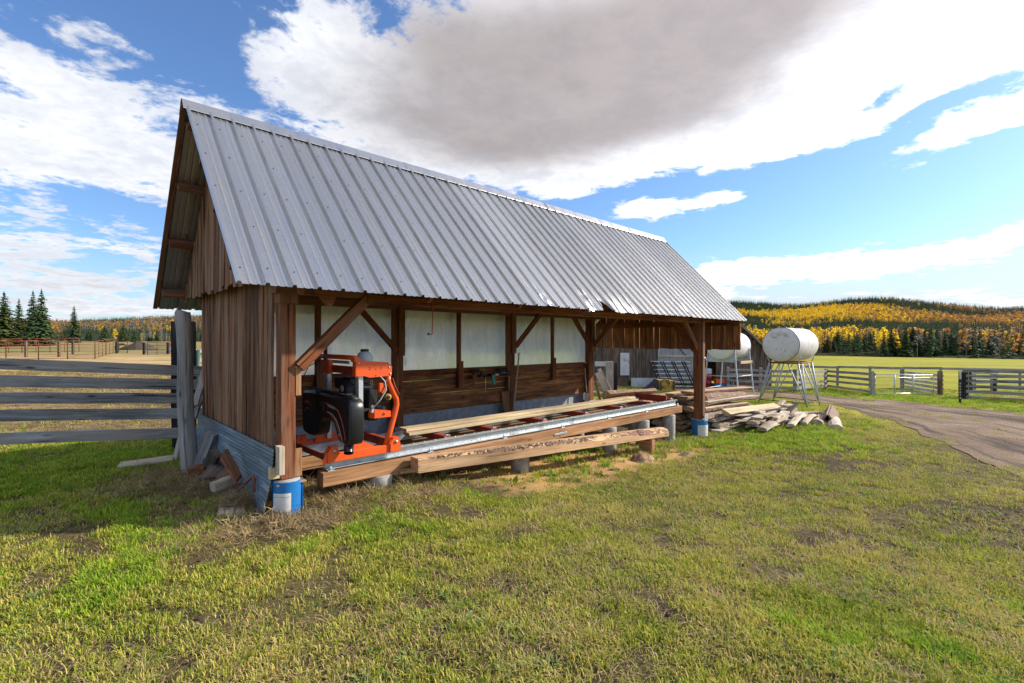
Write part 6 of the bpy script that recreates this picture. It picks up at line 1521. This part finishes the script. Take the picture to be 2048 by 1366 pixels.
t = local_thing('hanging_cord', 1.52, -.10, 2.06); tag(t, 'red cord with a hook hanging from the front beam', 'cord'); MB().tube([(0, 0, .05), (.01, 0, -.1), (.0, 0, -.38), (-.03, 0, -.385), (-.04, 0, -.37)], .006, 6).obj('cord', M['redsteel'], t); MB().tube([(-.04, 0, -.37), (-.06, 0, -.38)], .010, 6).obj('hook', M['black'], t)

# ------------------------------------------------------------------ loose soil, grass, hay, stones
# low lumps of sawdust and dirt along the beam
for i, (x, y, sx, sy, h, lab) in enumerate([(5.15, -.55, .38, .26, .20, 'mound of sawdust and dirt in front of the bark edged beam'), (6.2, -.75, .35, .2, .10, 'low sawdust mound beyond the end of the bark edged beam')]):
    mb = MB(); n = 22; V = []; rings = 9
    for j in range(rings):
        for k in range(n):
            a = 2 * math.pi * k / n; q = 1 - j / (rings - 1); rr = q * (1 + .22 * math.sin(2 * a + i) + .12 * math.sin(5 * a)); V.append((sx * rr * math.cos(a), sy * rr * math.sin(a), h * (1 - q ** 1.7) + (float(fbm(math.cos(a) * q * 3 + i, math.sin(a) * q * 3, .5, 81, 3)) - .5) * h * .5 - .05))
    mb.add(V, [(j * n + k, j * n + (k + 1) % n, (j + 1) * n + (k + 1) % n, (j + 1) * n + k) for j in range(rings - 1) for k in range(n)], smooth=True)
    o = mb.obj('sawdust_mound', simple('sawdust_and_soil_%d' % i, (.36, .21, .10), .95, 0, 9, .5, .9, dirt=(.10, .07, .045), dscale=5, dlo=.45, dhi=.6)); w_ = W(x, y); o.location = (w_.x, w_.y, G(w_.x, w_.y) - .02); o.rotation_euler.z = SHED_ROT; tag(o, lab, 'mound')

def blades(n, rad, h0, h1, wd, spread, rng, flat=.0, base=.0):
    V = []; F = []
    for k in range(n):
        a = rng.uniform(0, 6.28); q = rad * math.sqrt(rng.uniform(0, 1)); bx_, by_ = q * math.cos(a), q * math.sin(a)
        h = rng.uniform(h0, h1); az = rng.uniform(0, 6.28) if rng.uniform() < .5 else a; ln = rng.uniform(.25, 1.0) * spread + flat
        dx, dy = math.cos(az), math.sin(az); wx, wy = -dy * wd * rng.uniform(.6, 1.2) / 2, dx * wd * rng.uniform(.6, 1.2) / 2
        z1 = h * rng.uniform(.45, .65) * (1 - flat * .75); z2 = h * (1 - rng.uniform(.05, .5) * ln) * (1 - flat * .85); m1, m2 = h * ln * rng.uniform(.3, .6), h * ln * rng.uniform(.8, 1.3)
        i = len(V)
        V += [(bx_ - wx, by_ - wy, base - .01), (bx_ + wx, by_ + wy, base - .01), (bx_ + dx * m1 + wx * .8, by_ + dy * m1 + wy * .8, base + z1), (bx_ + dx * m1 - wx * .8, by_ + dy * m1 - wy * .8, base + z1), (bx_ + dx * m2, by_ + dy * m2, base + max(z2, .004))]
        F += [(i, i + 1, i + 2, i + 3), (i + 3, i + 2, i + 4)]
    return V, F
protos = []
def tuft(spec, seed):
    rg = np.random.default_rng(seed); V = []; F = []; MI = []; mats = []
    for (mat, *a) in spec:
        v, f = blades(*a[:6], rg, *a[6:]); o = len(V); V += v; F += [tuple(o + q for q in ff) for ff in f]; MI += [len(mats)] * len(f); mats.append(M[mat])
    return tri_mesh('grass_tuft', V, F, mats, MI)
for s in range(3): protos.append(tuft([('blade', 26, .08, .020, .050, .0075, 1.0), ('blade2', 8, .075, .02, .045, .007, 1.0), ('straw', 3, .085, .02, .05, .004, 1.0, .5)], 300 + s))   # 0-2 mixed turf
for s in range(2): protos.append(tuft([('blade2', 28, .065, .030, .070, .0085, .9), ('blade', 6, .07, .03, .06, .007, .9)], 310 + s))              # 3-4 bright clumps
for s in range(2): protos.append(tuft([('straw', 12, .10, .03, .08, .0045, 1.0, .75), ('blade', 14, .08, .02, .045, .007, 1.0)], 320 + s))          # 5-6 dry thatch
protos.append(tuft([('weed', 10, .022, .035, .065, .022, 1.0, .5)], 330))                                                                         # 7 broad weed
protos.append(tuft([('hay', 26, .12, .03, .09, .005, 1.3, .85), ('straw', 10, .12, .03, .08, .005, 1.3, .8)], 340))                                  # 8 hay
protos.append(tuft([('straw', 12, .03, .08, .16, .003, .7), ('blade', 8, .04, .05, .10, .005, .8)], 350))                                          # 9 tall dry clump
rg = np.random.default_rng(404)
def turf_points():
    out = []
    for (z0, z1, dens, sc) in ((.9, 2.0, 120, .85), (2.0, 4.2, 430, .85), (4.2, 7, 260, .95), (7, 11, 120, 1.2), (11, 17, 55, 1.6), (17, 27, 24, 2.1)):
        w0 = 1.30 * z1 + 1.2; n = int(2 * w0 * (z1 - z0) * dens); x = rg.uniform(-w0, w0, n); y = rg.uniform(z0, z1, n); k = np.abs(x) < 1.22 * y + 1.2; x, y = x[k], y[k]
        out.append(np.stack([x, y, np.full(len(x), sc)], -1))
    return np.concatenate(out)
Tp = turf_points(); x, y, sc = Tp.T
n1 = fbm(x, y, 1.6, 101, 4); n2 = fbm(x, y, .45, 107, 3); n3 = fbm(x, y, 4.5, 113, 3)
lx = UX * (x - OX) + UY * (y - OY); ly = -UY * (x - OX) + UX * (y - OY)
keep = rg.uniform(0, 1, len(x)) < np.clip((n1 * .5 + n2 * .5 - .305) * 9, .10, 1)
inside = (lx > -.05) & (lx < 9.0) & (ly > .25) & (ly < 3.1); keep &= ~(inside & (rg.uniform(0, 1, len(x)) < .93))
sawz = (lx > 1.8) & (lx < 7.2) & (ly > -1.15 + .5 * n2) & (ly < 2); keep &= ~(sawz & (rg.uniform(0, 1, len(x)) < .80 + .6 * (n2 - .5)))
keep &= ~((np.hypot(lx - .02, ly) < .22) | ((lx > -.25) & (lx < .0) & (ly > -.05) & (ly < 3.1)))
keep &= ~((np.hypot((x - 5.6) / 2.2, (y - 4.9) / .8) < 1 + (n2 - .5)) & (rg.uniform(0, 1, len(x)) < .6))        # bare patch on the right
keep &= ~(in_road(x, y) & (rg.uniform(0, 1, len(x)) < .97))
dle = np.full(len(x), 9.); fm = y > 5; dle[fm] = np.min(np.hypot(x[fm][:, None] - LE[::3, 0][None], y[fm][:, None] - LE[::3, 1][None]), axis=1); keep &= ~((dle < .9 + (n2 - .5) * 1.6) & (rg.uniform(0, 1, len(x)) < .55))
x, y, sc, n1, n2, n3, lx, ly, dle = [q[keep] for q in (x, y, sc, n1, n2, n3, lx, ly, dle)]
u = rg.uniform(0, 1, len(x)); idx = (u * 3).astype(int)
idx = np.where((n3 + (n2 - .5) * .5 + (n1 - .5) * .3 > .565) & (u > .25), 3 + (u * 2).astype(int), idx)
idx = np.where((n3 + (n2 - .5) * .8 < .465) & (u > .35), 5 + (u * 2).astype(int).clip(0, 1), idx)
idx = np.where((u > .93) & (n1 > .45), 7, idx); idx = np.where((u < .012), 9, idx)
hayz = ((lx > -1.1) & (lx < 1.6) & (ly > -.55) & (ly < .5)) | ((lx < 0) & (lx > -.9) & (ly > -.3) & (ly < 2.9)); idx = np.where(hayz & (rg.uniform(0, 1, len(x)) < .55), 8, idx)
idx = np.where((x < -.22 * y) & (y > 8.2 + (n2 - .5) * 3) & (u > .10), 8, idx); idx = np.where((dle < 1.6 + (n2 - .5) * 2) & (u > .25), 5 + (u * 2).astype(int).clip(0, 1), idx); leftgrass = (x < -.25 * y) & (y > 5.5) & (y < 7.6); idx = np.where(leftgrass & (u > .8), 3 + (u * 2).astype(int), idx)
s_ = sc * rg.uniform(.75, 1.25, len(x)); hh = s_ * rg.uniform(.65, 1.15, len(x)) * np.where(sc > 1.3, .8, 1)
scatter('grass', np.stack([x, y, gz(x, y)], -1), np.stack([rg.normal(0, .08, len(x)), rg.normal(0, .08, len(x)), rg.uniform(0, 6.28, len(x))], -1), np.stack([s_, s_, hh], -1), idx, protos, 'short mixed yard grass with dry thatch and weeds')
# hay heaped by the torn tin and the scrap
hp = []
for (px, py, n, sd_, hgt) in ((508, 1012, 260, .15, .16), (440, 985, 160, .25, .08), (395, 975, 120, .25, .07), (560, 1045, 90, .25, .03), (650, 1010, 260, .45, .04), (345, 965, 100, .35, .04), (760, 985, 160, .4, .03)):
    c = GP(px, py)
    for k in range(n):
        dx, dy = rg.normal(0, sd_), rg.normal(0, sd_ * .8); x_, y_ = c.x + dx, c.y + dy; hp.append((x_, y_, float(gz(x_, y_)) + hgt * math.exp(-(dx * dx + dy * dy) / sd_ ** 2) * rg.uniform(.2, 1)))
hp = np.array(hp); n = len(hp)
scatter('hay', hp, np.stack([rg.normal(0, .35, n), rg.normal(0, .35, n), rg.uniform(0, 6.28, n)], -1), np.stack([rg.uniform(.7, 1.2, n)] * 2 + [rg.uniform(.6, 1.2, n)], -1), np.zeros(n, int), [protos[8]], 'loose brown hay round the scrap and corner pail')
# tall dry weeds by the saw track, the pile and the fences
wp = []
for (x0_, y0_, n, sx_, sy_) in ((3.6, -.5, 50, .5, .2), (5.9, -.1, 90, .5, .3), (4.6, .5, 60, .8, .2), (9.5, -.35, 80, 1.2, .15), (11.6, -1.3, 90, .9, .25), (6.9, -.35, 60, .5, .2), (12.9, -1.6, 120, .5, .35)):
    for k in range(n): q = W(x0_ + rg.normal(0, sx_), y0_ + rg.normal(0, sy_)); wp.append((q.x, q.y))
for k in range(260):
    t_ = rg.uniform(0, 1); a_, b_ = ((fb, fa) if k % 2 else (fd, fe)); wp.append((a_.x + (b_.x - a_.x) * t_ + rg.normal(0, .15), a_.y + (b_.y - a_.y) * t_ + rg.normal(0, .3)))
wp = np.array(wp); n = len(wp); big = np.where(np.arange(n) >= n - 260, 2.2, 1.3)
scatter('weeds', np.column_stack([wp, gz(wp[:, 0], wp[:, 1])]), np.stack([rg.normal(0, .1, n), rg.normal(0, .1, n), rg.uniform(0, 6.28, n)], -1), np.stack([big * rg.uniform(.7, 1.3, n)] * 3, -1), rg.choice([0, 0, 1, 2], n), [protos[3], protos[9], protos[7]], 'taller green and dry weeds round the beam, pile and fences')
# stones, clods and dead leaves
def rock(seed):
    rr = np.random.default_rng(seed); V = []; F = []; n = 8
    for j in range(5):
        for i in range(n): a = 6.283 * i / n; ph = -1.3 + 2.6 * j / 4; q = rr.uniform(.8, 1.15); V.append((math.cos(a) * math.cos(ph) * q, math.sin(a) * math.cos(ph) * q * .8, math.sin(ph) * .55))
    F = [(j * n + i, j * n + (i + 1) % n, (j + 1) * n + (i + 1) % n, (j + 1) * n + i) for j in range(4) for i in range(n)] + [tuple(range(n))[::-1], tuple(4 * n + i for i in range(n))]
    return V, F
rk = [tri_mesh('stone', *rock(500), M['stone']), tri_mesh('clod', *rock(501), M['soil_clod'])]
V, F = [(-1, 0, 0), (-.4, -.45, .25), (.5, -.35, .1), (1, 0, .3), (.4, .4, .2), (-.5, .4, .05), (0, 0, -.1)], [(0, 1, 6), (1, 2, 6), (2, 3, 6), (3, 4, 6), (4, 5, 6), (5, 0, 6)]; rk.append(tri_mesh('dead_leaf', V, F, M['deadleaf']))
n = 4200; yy = 1.6 + 17 * rg.uniform(0, 1, n) ** 1.3; xx = rg.uniform(-1.1, 1.1, n) * yy; id3 = rg.choice([0, 1, 1, 1, 1, 1, 1, 2], n)
m1 = fbm(xx, yy, 1.6, 101, 4); kp = (m1 < .52) | (rg.uniform(0, 1, n) < .25); xx, yy, id3 = xx[kp], yy[kp], id3[kp]
ex = np.array([(5.6 + rg.normal(0, 1.2), 4.9 + rg.normal(0, .45)) for k in range(900)]); xx = np.append(xx, ex[:, 0]); yy = np.append(yy, ex[:, 1]); id3 = np.append(id3, rg.choice([0, 1, 1], 900))
rdp = RD[::4, ::3].reshape(-1, 2); rdp = rdp[rg.integers(0, len(rdp), 900)] + rg.normal(0, .4, (900, 2)); xx = np.append(xx, rdp[:, 0]); yy = np.append(yy, rdp[:, 1]); id3 = np.append(id3, rg.choice([0, 1], 900))
n = len(xx); ss = np.where(id3 == 2, rg.uniform(.010, .022, n), rg.uniform(.004, .016, n)) * np.where(yy > 9, 1.5, 1)
lxx = UX * (xx - OX) + UY * (yy - OY); lyy = -UY * (xx - OX) + UX * (yy - OY)
scatter('stones_and_leaves', np.column_stack([xx, yy, gz(xx, yy) + np.where(id3 == 2, .03, .004)]), np.stack([rg.normal(0, .3, n), rg.normal(0, .3, n), rg.uniform(0, 6.28, n)], -1), np.stack([ss] * 3, -1), id3, rk, 'small stones, clods and fallen leaves in the turf')
